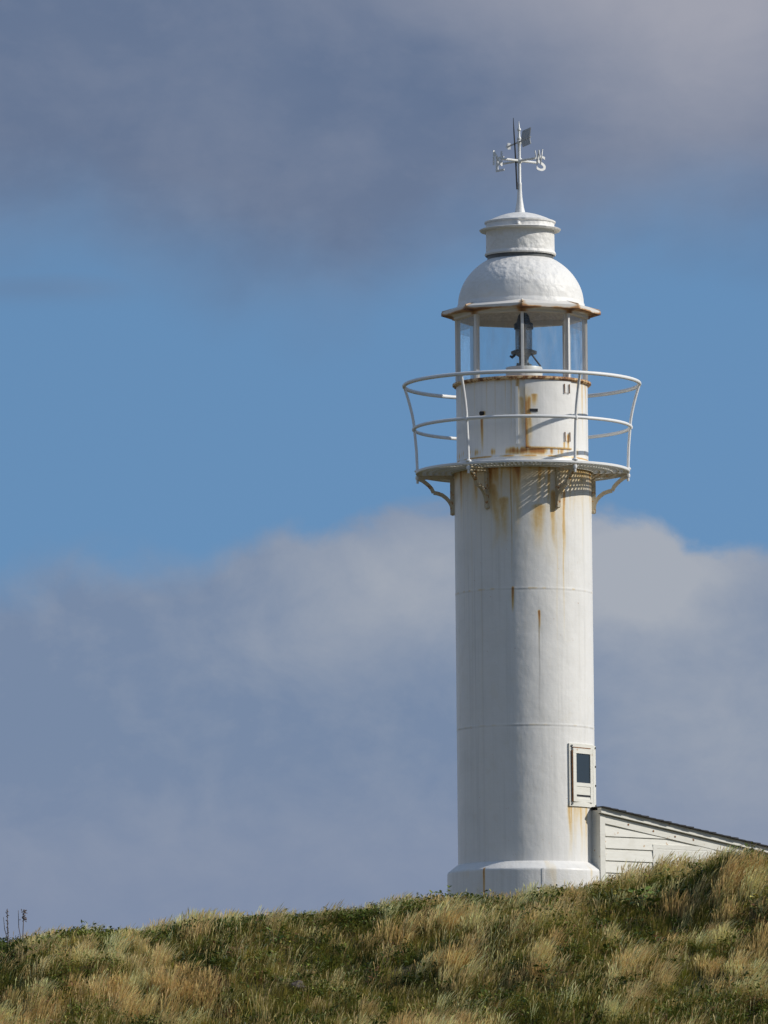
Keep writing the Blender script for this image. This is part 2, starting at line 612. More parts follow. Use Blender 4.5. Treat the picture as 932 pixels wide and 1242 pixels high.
def tufts(nt, per, box, rad, hmin, hmax, wid, lean, colfn, head=False, accept=None, splay=.3, jit=.22):
    """tussocks: every tussock has its own height, lean and tone; its blades fan out from the middle"""
    cx_, cy_ = rng.uniform(box[0], box[1], nt), rng.uniform(box[2], box[3], nt)
    if accept is not None:
        k = accept(cx_, cy_)
        cx_, cy_ = cx_[k], cy_[k]
    nt = len(cx_)
    th = rng.uniform(hmin, hmax, nt) * (.6 + .8 * fbm(cx_ * 1.3, cy_ * 1.0, 5, 3))
    tr = rad * rng.uniform(.5, 1.4, nt)
    tl = lean * rng.normal(1, .45, nt) * (.5 + vnoise(cx_ * .7, cy_ * .7, 2))
    tly = rng.normal(0, .10, nt)
    tc = colfn(cx_, cy_, nt)
    cnt = np.maximum(6, (per * (tr / rad) ** 1.5 * rng.uniform(.6, 1.4, nt))).astype(int)
    idx = np.repeat(np.arange(nt), cnt)
    n = len(idx)
    ox, oy = rng.normal(0, .5, n), rng.normal(0, .5, n)
    x, Y = cx_[idx] + ox * tr[idx], cy_[idx] + oy * tr[idx]
    keep = clear_of_buildings(x, Y)
    x, Y, ox, oy, idx = x[keep], Y[keep], ox[keep], oy[keep], idx[keep]
    n = len(x)
    z = H(x, Y) - .015
    hgt = th[idx] * rng.uniform(.45, 1.08, n) * (1 - .18 * np.clip(np.hypot(ox, oy), 0, 1.6))
    a = rng.uniform(0, 2 * np.pi, n)
    w = wid * rng.uniform(.6, 1.35, n) * .5
    sx, sy = np.cos(a) * w, np.sin(a) * w
    lx = (tl[idx] + ox * splay + rng.normal(0, .09, n)) * hgt
    ly = (tly[idx] + oy * splay + rng.normal(0, .09, n)) * hgt
    pts = []

    def lvl(t, ws, bend):
        px_, py_ = x + lx * bend, Y + ly * bend
        pz_ = z + hgt * t
        pts.append((px_ - sx * ws, py_ - sy * ws, pz_))
        pts.append((px_ + sx * ws, py_ + sy * ws, pz_))
    if head:
        lvl(0, 1, 0)
        lvl(.5, .85, .30)
        lvl(.76, .8, .58)
        lvl(.87, 2.0, .76)
        pts.append((x + lx * 1.05, Y + ly * 1.05, z + hgt))
    else:
        lvl(0, 1, 0)
        lvl(.55, .85, .36)
        pts.append((x + lx, Y + ly, z + hgt * .98))
    nv = len(pts)
    V = np.empty((n, nv, 3), np.float32)
    for i, (p, q, r_) in enumerate(pts):
        V[:, i, 0], V[:, i, 1], V[:, i, 2] = p, q, r_
    C = np.clip(tc[idx] * rng.uniform(1 - jit, 1 + jit, n)[:, None] * rng.uniform(.92, 1.08, (n, 3)), .004, .8)
    C = np.repeat(C[:, None, :], nv, 1)
    faces = [(j, j + 1, j + 3, j + 2) for j in range(0, nv - 3, 2)]
    return V.reshape(-1, 3), C.reshape(-1, 3), n, nv, faces, (nv - 3, nv - 2, nv - 1)


def join(parts):
    vs, cs, loops, sizes = [], [], [], []
    off = 0
    for V, C, n, nv, faces, tri in parts:
        base = (np.arange(n) * nv + off)[:, None]
        pat = [i for f in faces for i in f] + (list(tri) if tri else [])
        loops.append((base + np.array(pat)[None]).ravel())
        sizes.append(np.tile([len(f) for f in faces] + ([3] if tri else []), n))
        vs.append(V)
        cs.append(C)
        off += n * nv
    sizes = np.concatenate(sizes)
    starts = np.concatenate([[0], np.cumsum(sizes)[:-1]])
    return np.concatenate(vs), np.concatenate(loops), starts, np.concatenate(cs)


def pick(cols, jit):
    cols = np.array(cols)

    def fn(x, Y, n):
        hue = np.clip(fbm(x * 1.3 + 5, Y * .8, 4, 3) * 1.6 - .3 + rng.normal(0, .22, n), 0, .999)
        t = hue * (len(cols) - 1)
        i = t.astype(int)
        f = (t - i)[:, None]
        c = cols[i] * (1 - f) + cols[i + 1] * f
        return np.clip(c * rng.uniform(1 - jit, 1 + jit, n)[:, None], .004, .8)
    return fn


GREEN = [(.042, .058, .008), (.094, .112, .014), (.175, .185, .023), (.27, .245, .037), (.37, .30, .065)]
STRAW = [(.60, .415, .16), (.78, .57, .24), (.88, .68, .33), (.70, .49, .195)]
OLIVE = [(.24, .185, .045), (.36, .26, .07), (.17, .17, .03), (.46, .33, .11)]
SHADE_TUFT = [(.030, .032, .009), (.055, .052, .014), (.09, .075, .022), (.05, .06, .012)]  # near-black grass blades, shade of the bank put into their colour
BROWN = [(.13, .062, .028), (.20, .095, .044), (.28, .15, .065)]
near = (-6.8, 7.6, 91.5, 104.5)
wide = (-20, 22, 74, 107)


def strawy(lo, hi):
    return lambda x, Y: rng.uniform(lo, hi, len(x)) < straw_field(x, Y)


def greeny(lo, hi):
    return lambda x, Y: rng.uniform(lo, hi, len(x)) > straw_field(x, Y)


reddish = lambda x, Y: fbm(x * 1.1 + 31, Y * .6, 3, 3) > .56
gp = [tufts(20000, 18, near, .10, .04, .13, .007, .06, pick(GREEN, .3), splay=.5),
      tufts(6400, 46, near, .11, .10, .25, .0055, .12, pick(GREEN, .35), accept=greeny(.0, .85), splay=.34),
      tufts(4200, 46, near, .10, .12, .28, .004, .17, pick(OLIVE, .3), accept=greeny(.1, 1.2), splay=.3),
      tufts(20000, 24, wide, .20, .08, .24, .012, .12, pick(GREEN + OLIVE, .3), splay=.4),
      tufts(800, 40, near, .10, .10, .26, .005, .1, pick(BROWN, .3), accept=reddish),
      tufts(1500, 50, near, .10, .12, .26, .005, .10, pick(SHADE_TUFT, .3), accept=lambda x, Y: straw_field(x, Y) < .12, splay=.26)]
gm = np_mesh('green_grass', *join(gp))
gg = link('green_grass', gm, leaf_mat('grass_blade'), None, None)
tag(gg, 'green and olive grass blades covering the hillside', 'grass', kind='stuff')
sp = [tufts(7400, 70, near, .11, .17, .36, .0052, .22, pick(STRAW, .2), True, strawy(.2, .8), splay=.24),
      tufts(3200, 46, near, .12, .10, .27, .0048, .24, pick(STRAW, .25), False, strawy(.15, .9), splay=.30),
      tufts(6000, 7, near, .13, .16, .33, .0042, .2, pick(STRAW, .2), True, splay=.3),
      tufts(6500, 34, wide, .18, .15, .32, .007, .24, pick(STRAW, .25), True, strawy(.3, .85))]
sm = np_mesh('dry_grass', *join(sp))
sg = link('dry_grass', sm, leaf_mat('straw_blade', .45), None, None)
tag(sg, 'pale dry grass with seed heads leaning in the wind', 'dry grass', kind='stuff')


def herbs(n_clump, leaves, box, colfn, size, hh, accept):
    x = rng.uniform(box[0], box[1], n_clump)
    Y = rng.uniform(box[2], box[3], n_clump)
    k = accept(x, Y)
    x, Y = x[k], Y[k]
    rad = rng.uniform(.06, .22, len(x))
    hgt = rng.uniform(.5, 1.2, len(x)) * hh
    cx_ = np.repeat(x, leaves)
    cy_ = np.repeat(Y, leaves)
    rr = np.repeat(rad, leaves) * np.sqrt(rng.random(len(cx_)))
    an = rng.uniform(0, 2 * np.pi, len(cx_))
    px = cx_ + rr * np.cos(an)
    py = cy_ + rr * np.sin(an)
    keep = np.hypot(px - TX, py - TY) > 1.25
    px, py, an = px[keep], py[keep], an[keep]
    hg = np.repeat(hgt, leaves)[keep]
    n = len(px)
    pz = H(px, py) + hg * rng.uniform(.15, 1, n) ** .7
    L = size * rng.uniform(.5, 1.3, n)
    W = L * rng.uniform(.35, .6, n)
    yaw = an + rng.normal(0, .9, n)
    pit = rng.normal(.25, .55, n)
    d = np.stack([np.cos(yaw) * np.cos(pit), np.sin(yaw) * np.cos(pit), np.sin(pit)], -1)
    s = np.stack([-np.sin(yaw), np.cos(yaw), rng.normal(0, .35, n)], -1)
    c = np.stack([px, py, pz], -1)
    droop = np.stack([np.zeros(n), np.zeros(n), -.18 * L], -1)
    V = np.stack([c, c + d * (L * .5)[:, None] + s * (W * .5)[:, None], c + d * L[:, None] + droop,
                  c + d * (L * .5)[:, None] - s * (W * .5)[:, None]], 1).astype(np.float32)
    C = np.repeat(colfn(px, py, n)[:, None, :], 4, 1)
    return V.reshape(-1, 3), C.reshape(-1, 3), n, 4, [(0, 1, 2), (0, 2, 3)], None


HERB = [(.028, .046, .008), (.058, .084, .013), (.105, .135, .02), (.18, .20, .035)]
LIME = [(.19, .25, .04), (.26, .30, .055), (.34, .32, .07)]
hp = [herbs(4600, 46, near, pick(HERB, .3), .05, .16, greeny(-.1, .7)),
      herbs(2300, 46, (-6.8, 2.2, 99.4, 102.4), pick(HERB, .3), .05, .17, greeny(-.1, .75)),
      herbs(500, 40, (2.2, 7.6, 99.6, 102.0), pick(HERB, .3), .05, .14, greeny(0, .75)),
      herbs(3600, 30, wide, pick(HERB, .3), .07, .22, greeny(.1, .7)),
      herbs(420, 16, near, pick(LIME, .25), .045, .22, greeny(.2, .8)),
      herbs(420, 30, near, pick(BROWN, .3), .045, .2, lambda x, Y: fbm(x * 1.1 + 31, Y * .6, 3, 3) > .52)]
hm = np_mesh('undergrowth', *join(hp))
hg_ = link('undergrowth', hm, leaf_mat('herb_leaf', .25, .5), None, None)
tag(hg_, 'dark leafy herbs growing among the grass', 'undergrowth', kind='stuff')

# ------------------------------------------------------------------ lighthouse
LH = empty('lighthouse', BASE, 'white cylindrical iron lighthouse streaked with rust, behind the grassy crest', 'lighthouse')
Rt = 83.3 * M
DECK = Z(573)


def dense_cyl(name, zr, n, rows, mat, parent, rust_fn, prof=None, seams=(), crack=None):
    zz = np.linspace(zr[0], zr[1], rows)
    ph = np.arange(n) * 2 * np.pi / n
    PH, ZZ = np.meshgrid(ph, zz)
    RR = np.interp(ZZ, *prof) if prof is not None else np.full_like(ZZ, Rt)
    for zs in seams:
        RR = RR + .0025 * np.exp(-((ZZ - zs) / .012) ** 2) - .0015 * np.exp(-((ZZ - zs + .018) / .008) ** 2)
    V = np.stack([RR * np.sin(PH), -RR * np.cos(PH), ZZ], -1).reshape(-1, 3)
    ii = np.arange(rows * n).reshape(rows, n)
    nxt = np.roll(ii, -1, 1)
    q = np.stack([ii[:-1], nxt[:-1], nxt[1:], ii[1:]], -1).reshape(-1, 4)
    me = np_mesh(name, V, q.ravel(), np.arange(len(q)) * 4)
    PH2 = (PH + np.pi) % (2 * np.pi) - np.pi
    r_ = np.clip(rust_fn(PH2, ZZ), 0, 1.2)
    at = me.attributes.new('rust', 'FLOAT', 'POINT')
    at.data.foreach_set('value', r_.astype(np.float32).ravel())
    if crack is not None:
        ac = me.attributes.new('crack', 'FLOAT', 'POINT')
        ac.data.foreach_set('value', np.clip(crack(PH2, ZZ), 0, .9).astype(np.float32).ravel())
    return link(name, me, mat, parent, 60)


def streaks(lst, rpx):
    """rust runs given where the photo shows them: (x, y top, y bottom, width, strength); fades downwards"""
    out = []
    for x, y0, y1, w, s in lst:
        off = (x - axis_x((y0 + y1) / 2)) / rpx
        phi = math.asin(max(-.995, min(.995, off)))
        b = math.cos(phi) * rpx * .1
        out.append((phi, Z(y0 + b), Z(y1 + b), w / rpx / max(.25, math.cos(phi)), s))
    return out


def eval_streaks(lst, PH, ZZ, seed=0):
    tot = np.zeros_like(PH)
    for k, (phi, z0, z1, w, s) in enumerate(lst):
        wob = (vnoise(ZZ * 3 + k * 3.1, ZZ * 0 + k, 1) - .5) * w * .6
        t = np.clip((z0 - ZZ) / max(1e-4, z0 - z1), -1, 2)
        fall = np.where(t < 0, np.exp(-(t * 14) ** 2), np.clip(1 - t, 0, 1) ** .8)
        tot = np.maximum(tot, s * fall * np.exp(-((PH - phi - wob) / (w * .5)) ** 2))
    return tot


T_ST = streaks([(630, 566, 740, 60, .15), (598, 566, 710, 46, .20), (676, 566, 780, 36, .18), (612, 566, 650, 50, .22),
                (671, 600, 690, 8, .50), (671, 600, 650, 4, .55), (675, 640, 840, 2.5, .26), (683, 600, 690, 3.5, .60), (682.5, 640, 800, 2.2, .40),
                (619.5, 566, 720, 2, .55), (621, 713, 745, 3, .85), (653, 741, 764, 2.6, 1.0), (653, 756, 800, 1.6, .4),
                (600, 590, 680, 16, .46), (613, 606, 676, 18, .42), (626, 566, 676, 12, .42), (640, 566, 650, 26, .22), (606, 566, 640, 30, .24), (588, 566, 640, 14, .26), (622, 566, 660, 4, .45),
                (651, 615, 680, 20, .42), (655, 630, 672, 10, .30), (676, 575, 720, 20, .28), (590, 566, 650, 3, .45), (594, 566, 700, 2, .25), (578, 566, 720, 1.5, .2),
                (664, 566, 640, 5, .5), (695, 566, 640, 6, .35), (706, 600, 700, 3, .22), (712, 566, 620, 3, .4), (565, 566, 800, 1.5, .16),
                (573, 640, 860, 1.5, .15), (585, 720, 1000, 1.5, .15), (634, 566, 610, 8, .3), (645, 566, 615, 6, .3), (608, 566, 690, 2, .35),
                (690, 978, 1050, 5, .42), (696, 978, 1040, 6, .30), (704, 976, 1050, 4, .38), (711, 976, 1050, 4, .36), (692, 978, 1046, 1.6, .5),
                (700, 978, 1020, 12, .30), (708, 979, 1046, 10, .22), (621, 890, 960, 1.2, .12), (607, 566, 625, 5, .4), (558, 566, 640, 2, .25)], 83.3)
C_ST = streaks([(653, 756, 890, 1.5, .75), (652, 722, 760, 1.2, .18), (619.5, 566, 735, 1.3, .35), (577, 700, 1040, 1.1, .20), (563, 580, 800, 1.0, .16),
                (585, 640, 1030, 1.1, .22), (596, 600, 790, 1.0, .18), (569, 700, 900, 1.0, .15), (709, 760, 860, 1.0, .15), (586, 720, 960, 1.0, .14)], 83.3)


def tower_crack(PH, ZZ):
    r_ = eval_streaks(C_ST, PH, ZZ)
    n3 = vnoise(PH * 7 + 2, ZZ * 0 + 3, 5)
    for z_, a in ((Z(720.8), .25), (Z(885), .55)):
        r_ = np.maximum(r_, a * np.clip(n3 * 2.4 - .7, 0, 1) * np.exp(-((ZZ - z_ + .012) / .007) ** 2))
    return r_


def tower_rust(PH, ZZ):
    r_ = eval_streaks(T_ST, PH, ZZ)
    zd = Z(575)
    t = np.clip((zd - ZZ) / .5, 0, 3)
    n1 = vnoise(PH * 26, ZZ * 1.2, 0) * vnoise(PH * 9 + 4, ZZ * .8, 2)
    r_ = np.maximum(r_, .80 * np.clip(n1 * 2.2 - .30, 0, 1) * np.exp(-t * 1.4))
    r_ = np.maximum(r_, .42 * np.exp(-t * 1.5) * (.4 + .8 * vnoise(PH * 5, ZZ * 1.5, 3)))
    n2 = vnoise(PH * 60, ZZ * .5, 4)
    r_ = np.maximum(r_, .16 * np.clip(n2 * 3 - 1.9, 0, 1) * np.exp(-t * .35))
    zs = Z(720.8)
    n3 = vnoise(PH * 14, ZZ * 0 + 3, 5)
    for z_, a in ((zs, .3), (Z(885), .2)):
        r_ = np.maximum(r_, a * np.clip(n3 * 3 - 1.5, 0, 1) * np.exp(-((ZZ - z_) / .012) ** 2))
    return r_


tower = dense_cyl('tower_wall', (Z(1049) - .02, DECK - .01), 512, 430, MAT['tower'], LH, tower_rust,
                  seams=(Z(720.8), Z(885)), crack=tower_crack)

# plinth with its sloping shoulder and one rusty joint
zsh, ztop = SHOULDER - Z0, Z(1048.6)
Rc = 96.5 * M
pz = [-.35, zsh - .03, zsh - .008, zsh + .006, ztop - .008, ztop]
pr = [Rc, Rc, Rc - .004, Rc - .02, Rt + .012, Rt - .01]
pst = streaks([(586.5, 1050, 1100, 3.2, 1.15)], 96.5)
plin = dense_cyl('plinth', (-.35, ztop), 512, 160, MAT['plinth'], LH,
                 lambda PH, ZZ: np.maximum(np.where(ZZ < zsh + .01, 1.0, .0) * .62 * np.exp(-((PH - pst[0][0]) / .013) ** 2) * (.6 + .8 * vnoise(ZZ * 9, PH * 0, 2)),
                                           .22 * np.clip(vnoise(PH * 12, ZZ * 3, 3) * 3 - 2, 0, 1)), prof=(pz, pr))
# raised vertical joint on the plinth
fj = polar(math.asin((657 - 639.6) / 96.5))
MB().box((-.012, Rc - .02, -.3), (.012, Rc + .006, zsh - .012), fj).build('joint_strip', MAT['plinth'], plin)

# gallery deck: cast plate pierced by rings of slots, with a deep rim
nseg = 132
r_in, r_out = Rt - .02, 129.0 * M
rows = [(87.5, 92.5), (95, 100), (102.5, 107.5), (110, 115), (117.5, 122.5)]
redge = [r_in]
for a, b in rows:
    redge += [a * M, b * M]
redge += [r_out]
top, bot = DECK + .006, DECK - .004
dm = MB()
bmv = {}
na = nseg * 2
ang = []
for i in range(nseg):
    a0 = 2 * math.pi * i / nseg
    ang += [a0, a0 + 2 * math.pi / nseg * .52]
V = []
for zz in (bot, top):
    for r_ in redge:
        for a in ang:
            V.append((r_ * math.sin(a), -r_ * math.cos(a), zz))
nr = len(redge)


def vi(l, j, i):
    return l * nr * na + j * na + (i % na)


Fc = []
for j in range(nr - 1):
    for i in range(na):
        hole = (j % 2 == 1) and (i % 2 == 1) and not (j == 5 and (i // 2) % 22 < 3)
        if hole:
            Fc += [(vi(0, j, i), vi(0, j, i + 1), vi(1, j, i + 1), vi(1, j, i)),
                   (vi(0, j + 1, i + 1), vi(0, j + 1, i), vi(1, j + 1, i), vi(1, j + 1, i + 1)),
                   (vi(0, j, i), vi(1, j, i), vi(1, j + 1, i), vi(0, j + 1, i)),
                   (vi(0, j, i + 1), vi(0, j + 1, i + 1), vi(1, j + 1, i + 1), vi(1, j, i + 1))]
        else:
            Fc += [(vi(0, j, i), vi(0, j + 1, i), vi(0, j + 1, i + 1), vi(0, j, i + 1)),
                   (vi(1, j, i), vi(1, j, i + 1), vi(1, j + 1, i + 1), vi(1, j + 1, i))]
dm.add(V, Fc)
deck = dm.build('gallery_deck', MAT['deck'], LH, 30, recalc=False)
rimp = [(r_out - .012, DECK - .016), (r_out + .008, DECK - .018), (r_out + .014, DECK - .01), (r_out + .014, DECK + .014),
        (r_out + .008, DECK + .02), (r_out - .012, DECK + .016), (r_out - .012, DECK - .016)]
MB().lathe(rimp, 160).build('deck_rim', MAT['rail'], deck)
for rr_ in (85.4, 108.7):
    rb = [(rr_ * M - .01, DECK - .022), (rr_ * M + .01, DECK - .022), (rr_ * M + .01, DECK - .0045), (rr_ * M - .01, DECK - .0045),
          (rr_ * M - .01, DECK - .022)]
    MB().lathe(rb, 128).build('deck_rib', MAT['deck'], deck)

# brackets and railing
AZ = [R(a - 1.5) for a in (-90, -30, 30, 90, 150, 210)]
zb = DECK - .052
brk = [(126.4, 2), (122, 4), (118, 7), (114, 10.5), (111, 14), (108.6, 19)]
brk2 = [(108.6, 19), (104, 19.8), (98, 22), (93, 26), (89.5, 30), (87, 35), (85.6, 42)]
bp_mesh = None
for a in AZ:
    fn0 = polar(a)
    if bp_mesh is None:
        f = lambda r_, d_, t: (t, -r_ * M, zb - d_ * M)
        b = MB()
        b.box((-.02, -129 * M, zb - .03), (.02, -84 * M, zb + .02))
        b.box((-.024, -88.5 * M, zb - 46 * M), (.024, -82.5 * M, zb - .031))
        b.strip(brk, 4.6, f, -.021, .021)
        b.strip(brk2, 4.6, f, -.0205, .0205)
        b.lathe([(0, zb - 47.5 * M), (.028, zb - 46.5 * M), (.032, zb - 44 * M), (.02, zb - 42 * M)], 10)
        n0 = len(b.v)
        b.v = [(x, y - 85.5 * M, z) if i >= n0 - 40 else (x, y, z) for i, (x, y, z) in enumerate(b.v)]
        o = b.build('bracket', MAT['bracket'], LH)
        bp_mesh = o.data
    else:
        o = bpy.data.objects.new('bracket', bp_mesh)
        COL.objects.link(o)
        o.parent = LH
    o.rotation_euler = (0, 0, a)

zt, zm = Z(467.4), Z(519.7)
RTOP, RMID = 143.2 * M, 131.6 * M
rail = MB().tube(ring_pts(RTOP, zt, 160), .026, 12, True).build('railing', MAT['rail'], LH)
rail['label'] = 'flared white tubular railing round the gallery'
MB().tube(ring_pts(RMID, zm, 160), .023, 12, True).build('mid_rail', MAT['rail'], rail)
pm = None
for a in AZ:
    if pm is None:
        rb_ = 128.0 * M
        z0_ = DECK + .02
        pp = [(rb_, z0_), (rb_ + .01, z0_ + (zm - z0_) * .5), (RMID - .005, zm)]
        for t in np.linspace(.12, 1, 9):
            pp.append((RMID - .005 + (RTOP - RMID + .005) * t ** 1.45, zm + (zt - zm) * t))
        b = MB().tube([(0, -r_, z) for r_, z in pp], .019, 10)
        for zc, rs, h in ((z0_ + .012, .042, .03), (DECK - .06, .03, .05), (DECK - .11, .018, .05), (zm, .03, .05)):
            rr_ = RMID if zc == zm else rb_
            q = len(b.v)
            b.lathe([(0, zc - h / 2), (rs * .8, zc - h / 2), (rs, zc), (rs * .8, zc + h / 2), (0, zc + h / 2)], 10)
            b.v[q:] = [(x, y - rr_, z) for x, y, z in b.v[q:]]
        o = b.build('post', MAT['rail'], rail)
        pm = o.data
    else:
        o = bpy.data.objects.new('post', pm)
        COL.objects.link(o)
        o.parent = rail
    o.rotation_euler = (0, 0, a)

# service drum between gallery and lantern glass
Rm = 80.0 * M
zf = Z(466.9)
D_ST = streaks([(638, 474, 552, 26, .20), (632, 505, 556, 18, .24), (626, 462, 548, 5, .45), (631, 485, 548, 8, .40), (641.5, 486, 548, 6, .62), (645, 480, 500, 9, .5), (584, 505, 552, 3, .9),
                (585, 500, 512, 6, .6), (700, 462, 545, 1.5, .4), (706, 464, 540, 2, .45), (710, 466, 520, 1.5, .4), (590, 462, 520, 1.5, .3),
                (575, 464, 540, 1.5, .25), (600, 462, 548, 1.5, .25), (612, 460, 520, 1.5, .3), (619, 460, 540, 2, .35),
                (688, 530, 556, 3, .7), (682, 538, 556, 3, .5), (560, 468, 530, 1.5, .3)], 80.0)
zbm = Z(555)


def drum_rust(PH, ZZ):
    r_ = eval_streaks(D_ST, PH, ZZ)
    t = np.clip((zf - ZZ - .01) / .1, 0, 9)
    r_ = np.maximum(r_, (.12 + .5 * vnoise(PH * 30, ZZ * 2, 1)) * np.exp(-t * 2.6))
    n1 = vnoise(PH * 18, ZZ * 4, 3)
    band = np.exp(-((ZZ - zbm - .0) / .05) ** 2)
    foc = np.exp(-((PH - .13) / .28) ** 2)
    n2 = vnoise(PH * 45, ZZ * 3, 5)
    r_ = np.maximum(r_, band * np.clip(n1 * .9 + n2 * .7 - .75 + foc * .75, 0, .72))
    r_ = np.maximum(r_, np.exp(-((ZZ - DECK - .132) / .012) ** 2) * np.clip(vnoise(PH * 9, ZZ * 0, 2) * 1.2 - .2, 0, .6))
    r_ = np.maximum(r_, .2 * foc ** 2 * np.exp(-np.clip((ZZ - zbm) / .12, 0, 9)))
    return r_


drum = dense_cyl('service_drum', (DECK - .005, zf), 420, 110, MAT['tower'], LH, drum_rust,
                 prof=([DECK - .01, DECK + .05, DECK + .10, DECK + .125, DECK + .14, zf],
                       [Rm + .035, Rm + .03, Rm + .012, Rm + .012, Rm, Rm]))
MB().lathe([(Rm - .01, zf - .03), (Rm + .03, zf - .028), (83.5 * M + .01, zf - .012), (83.5 * M + .01, zf + .012), (Rm + .01, zf + .022),
            (.3, zf + .024), (.001, zf + .025)], 128).build('lantern_floor', MAT['flange'], LH)
# curved access door
phd0, phd1 = math.asin(2.6 / 80), math.asin(57.5 / 80)
zd0, zd1 = Z(545 + 7.2), Z(461 + 7.6)
dp = [(Rm - .01, zd0), (Rm + .013, zd0), (Rm + .016, zd0 + .006), (Rm + .016, zd1 - .006), (Rm + .013, zd1), (Rm - .01, zd1)]
mb = MB().lathe(dp, 30, phd0, phd1)
kk = 31
for end in (0, 30):
    mb.f.append(tuple(j * kk + end for j in range(len(dp))))


def add_rust(o, fn):
    me = o.data
    co = np.empty(len(me.vertices) * 3, np.float32)
    me.vertices.foreach_get('co', co)
    co = co.reshape(-1, 3)
    PH = np.arctan2(co[:, 0], -co[:, 1])
    a = me.attributes.new('rust', 'FLOAT', 'POINT')
    a.data.foreach_set('value', np.clip(fn(PH, co[:, 2]), 0, 1.2).astype(np.float32))


mb = MB()
nzp = 40
prof = [(Rm - .01, zd0), (Rm + .013, zd0)] + [(Rm + .016, z) for z in np.linspace(zd0 + .006, zd1 - .006, nzp)] + [(Rm + .013, zd1), (Rm - .01, zd1)]
mb.lathe(prof, 60, phd0, phd1)
for end in (0, 60):
    mb.f.append(tuple(j * 61 + end for j in range(len(prof))))
door = mb.build('door', MAT['tower'], LH, 40)
add_rust(door, lambda PH, ZZ: np.maximum(eval_streaks(D_ST, PH, ZZ), .5 * np.exp(-((ZZ - zd0) / .02) ** 2)
                                         + .6 * np.exp(-((PH - phd0) / .05) ** 2) * np.clip((Z(480) - ZZ) / .2, 0, 1)))
fh = polar(math.asin(12.5 / 80))
MB().box((-.055, Rm + .01, Z(508.5)), (.055, Rm + .024, Z(505)), fh).build('handle', MAT['dark'], door)
for yy in (475, 533):
    fa = polar(math.asin(52.5 / 80))
    zc = Z(yy + 5)
    pts = [(-.05, Rm + .026, zc + .07), (-.05, Rm + .028, zc - .05), (.035, Rm + .03, zc - .05), (.035, Rm + .028, zc + .07)]
    MB().tube([fa(*p) for p in pts], .0075, 6).build('hinge', MAT['rusty'], door)
fb = polar(math.asin(-7.5 / 80))
MB().box((-.018, Rm - .01, Z(547)), (.018, Rm + .022, Z(478)), fb).build('cover_strip', MAT['rail'], LH)
fv = polar(math.asin(-49 / 80))
v = MB().tube([fv(0, Rm - .02, Z(508)), fv(0, Rm + .035, Z(508.5))], .03, 12).build('vent_pipe', MAT['dark'], LH)

# lantern: eight posts, flat panes, octagonal eave
zg0, zg1 = zf + .02, Z(386)
Rg = 79.5 * M
post_me = None
for i in range(8):
    a = i * math.pi / 4
    if post_me is None:
        b = MB()
        b.box((-.0155, -Rg - .012, zg0), (.0155, -Rg + .06, zg1 + .02))
        b.box((-.022, -Rg + .006, zg0), (.022, -Rg + .02, zg1 + .02))
        o = b.build('glazing_bar', MAT['white'], LH)
        post_me = o.data
    else:
        o = bpy.data.objects.new('glazing_bar', post_me)
        COL.objects.link(o)
        o.parent = LH
    o.rotation_euler = (0, 0, a)
pane_me = None
ap = Rg * math.cos(math.pi / 8)
hw = Rg * math.sin(math.pi / 8) - .035
for i in range(8):
    a = (i + .5) * math.pi / 4
    if pane_me is None:
        pane_me = bpy.data.meshes.new('glass_pane')
        z0_, z1_ = zg0 + .005, zg1 + .01
        pane_me.from_pydata([(-hw, -ap, z0_), (hw, -ap, z0_), (hw, -ap, z1_), (-hw, -ap, z1_)], [], [(0, 1, 2, 3)])
        pane_me.materials.append(MAT['glass'])
    o = bpy.data.objects.new('glass_pane', pane_me)
    COL.objects.link(o)
    o.parent = LH
    o.rotation_euler = (0, 0, a)


def octo(prof):
    v, f = [], []
    for r_, z in prof:
        for i in range(8):
            a = i * math.pi / 4
            v.append((r_ * math.sin(a), -r_ * math.cos(a), z))
    for j in range(len(prof) - 1):
        for i in range(8):
            f.append((j * 8 + i, j * 8 + (i + 1) % 8, (j + 1) * 8 + (i + 1) % 8, (j + 1) * 8 + i))
    return v, f


Re = 97.2 * M
ze1, ze0 = Z(378.9), Z(383.0)
b = MB()
v, f = octo([(.75, Z(369.2)), (Re - .02, ze1 + .012), (Re, ze1), (Re, ze0), (Re - .012, ze0 - .004), (Re - .03, ze0 + .008),
             (84 * M, zg1 + .012), (84 * M, zg1 - .02), (Rg - .045, zg1 - .02), (Rg - .05, zg1 + .06)])
b.add(v, f)
for i in range(8):               # ribs along the hips of the eave
    fn = polar(i * math.pi / 4)
    b.tube([fn(0, .80, Z(371.6)), fn(0, Re - .01, ze1 + .008)], .014, 6)
eave = b.build('eave', MAT['eave'], LH, 20)
eave['label'] = 'rust stained octagonal eave below the dome'
MB().lathe([(Rg - .06, zg1 + .02), (Rg - .08, zg1 + .05), (.45, zg1 + .12), (.001, zg1 + .16)], 64).build('lantern_ceiling', MAT['ceiling'], LH)

# dome
rd = 76.5 * M
zd = Z(371.5)
hd = 65.5 * M
prof = [(rd + .012, zd - .03), (rd + .012, zd + .012)]
for t in np.linspace(0.02, 1, 40):
    a = t * math.acos(36.5 / 76.5)
    prof.append((rd * math.cos(a), zd + .012 + hd * math.sin(a)))
prof += [(35.5 * M, Z(306))]
dome = MB().lathe(prof, 160).build('dome', MAT['dome'], LH, 40)
for a in (0.0, math.pi / 2, math.pi, -math.pi / 2):
    fn = polar(a - .03)
    pts = []
    for t in np.linspace(0.02, 1, 24):
        q = t * math.acos(40.0 / 76.5)
        pts.append(fn(0, (rd - .004) * math.cos(q), zd + .012 + (hd - .004) * math.sin(q)))
    MB().tube(pts, .006, 6).build('dome_seam', MAT['white'], dome)

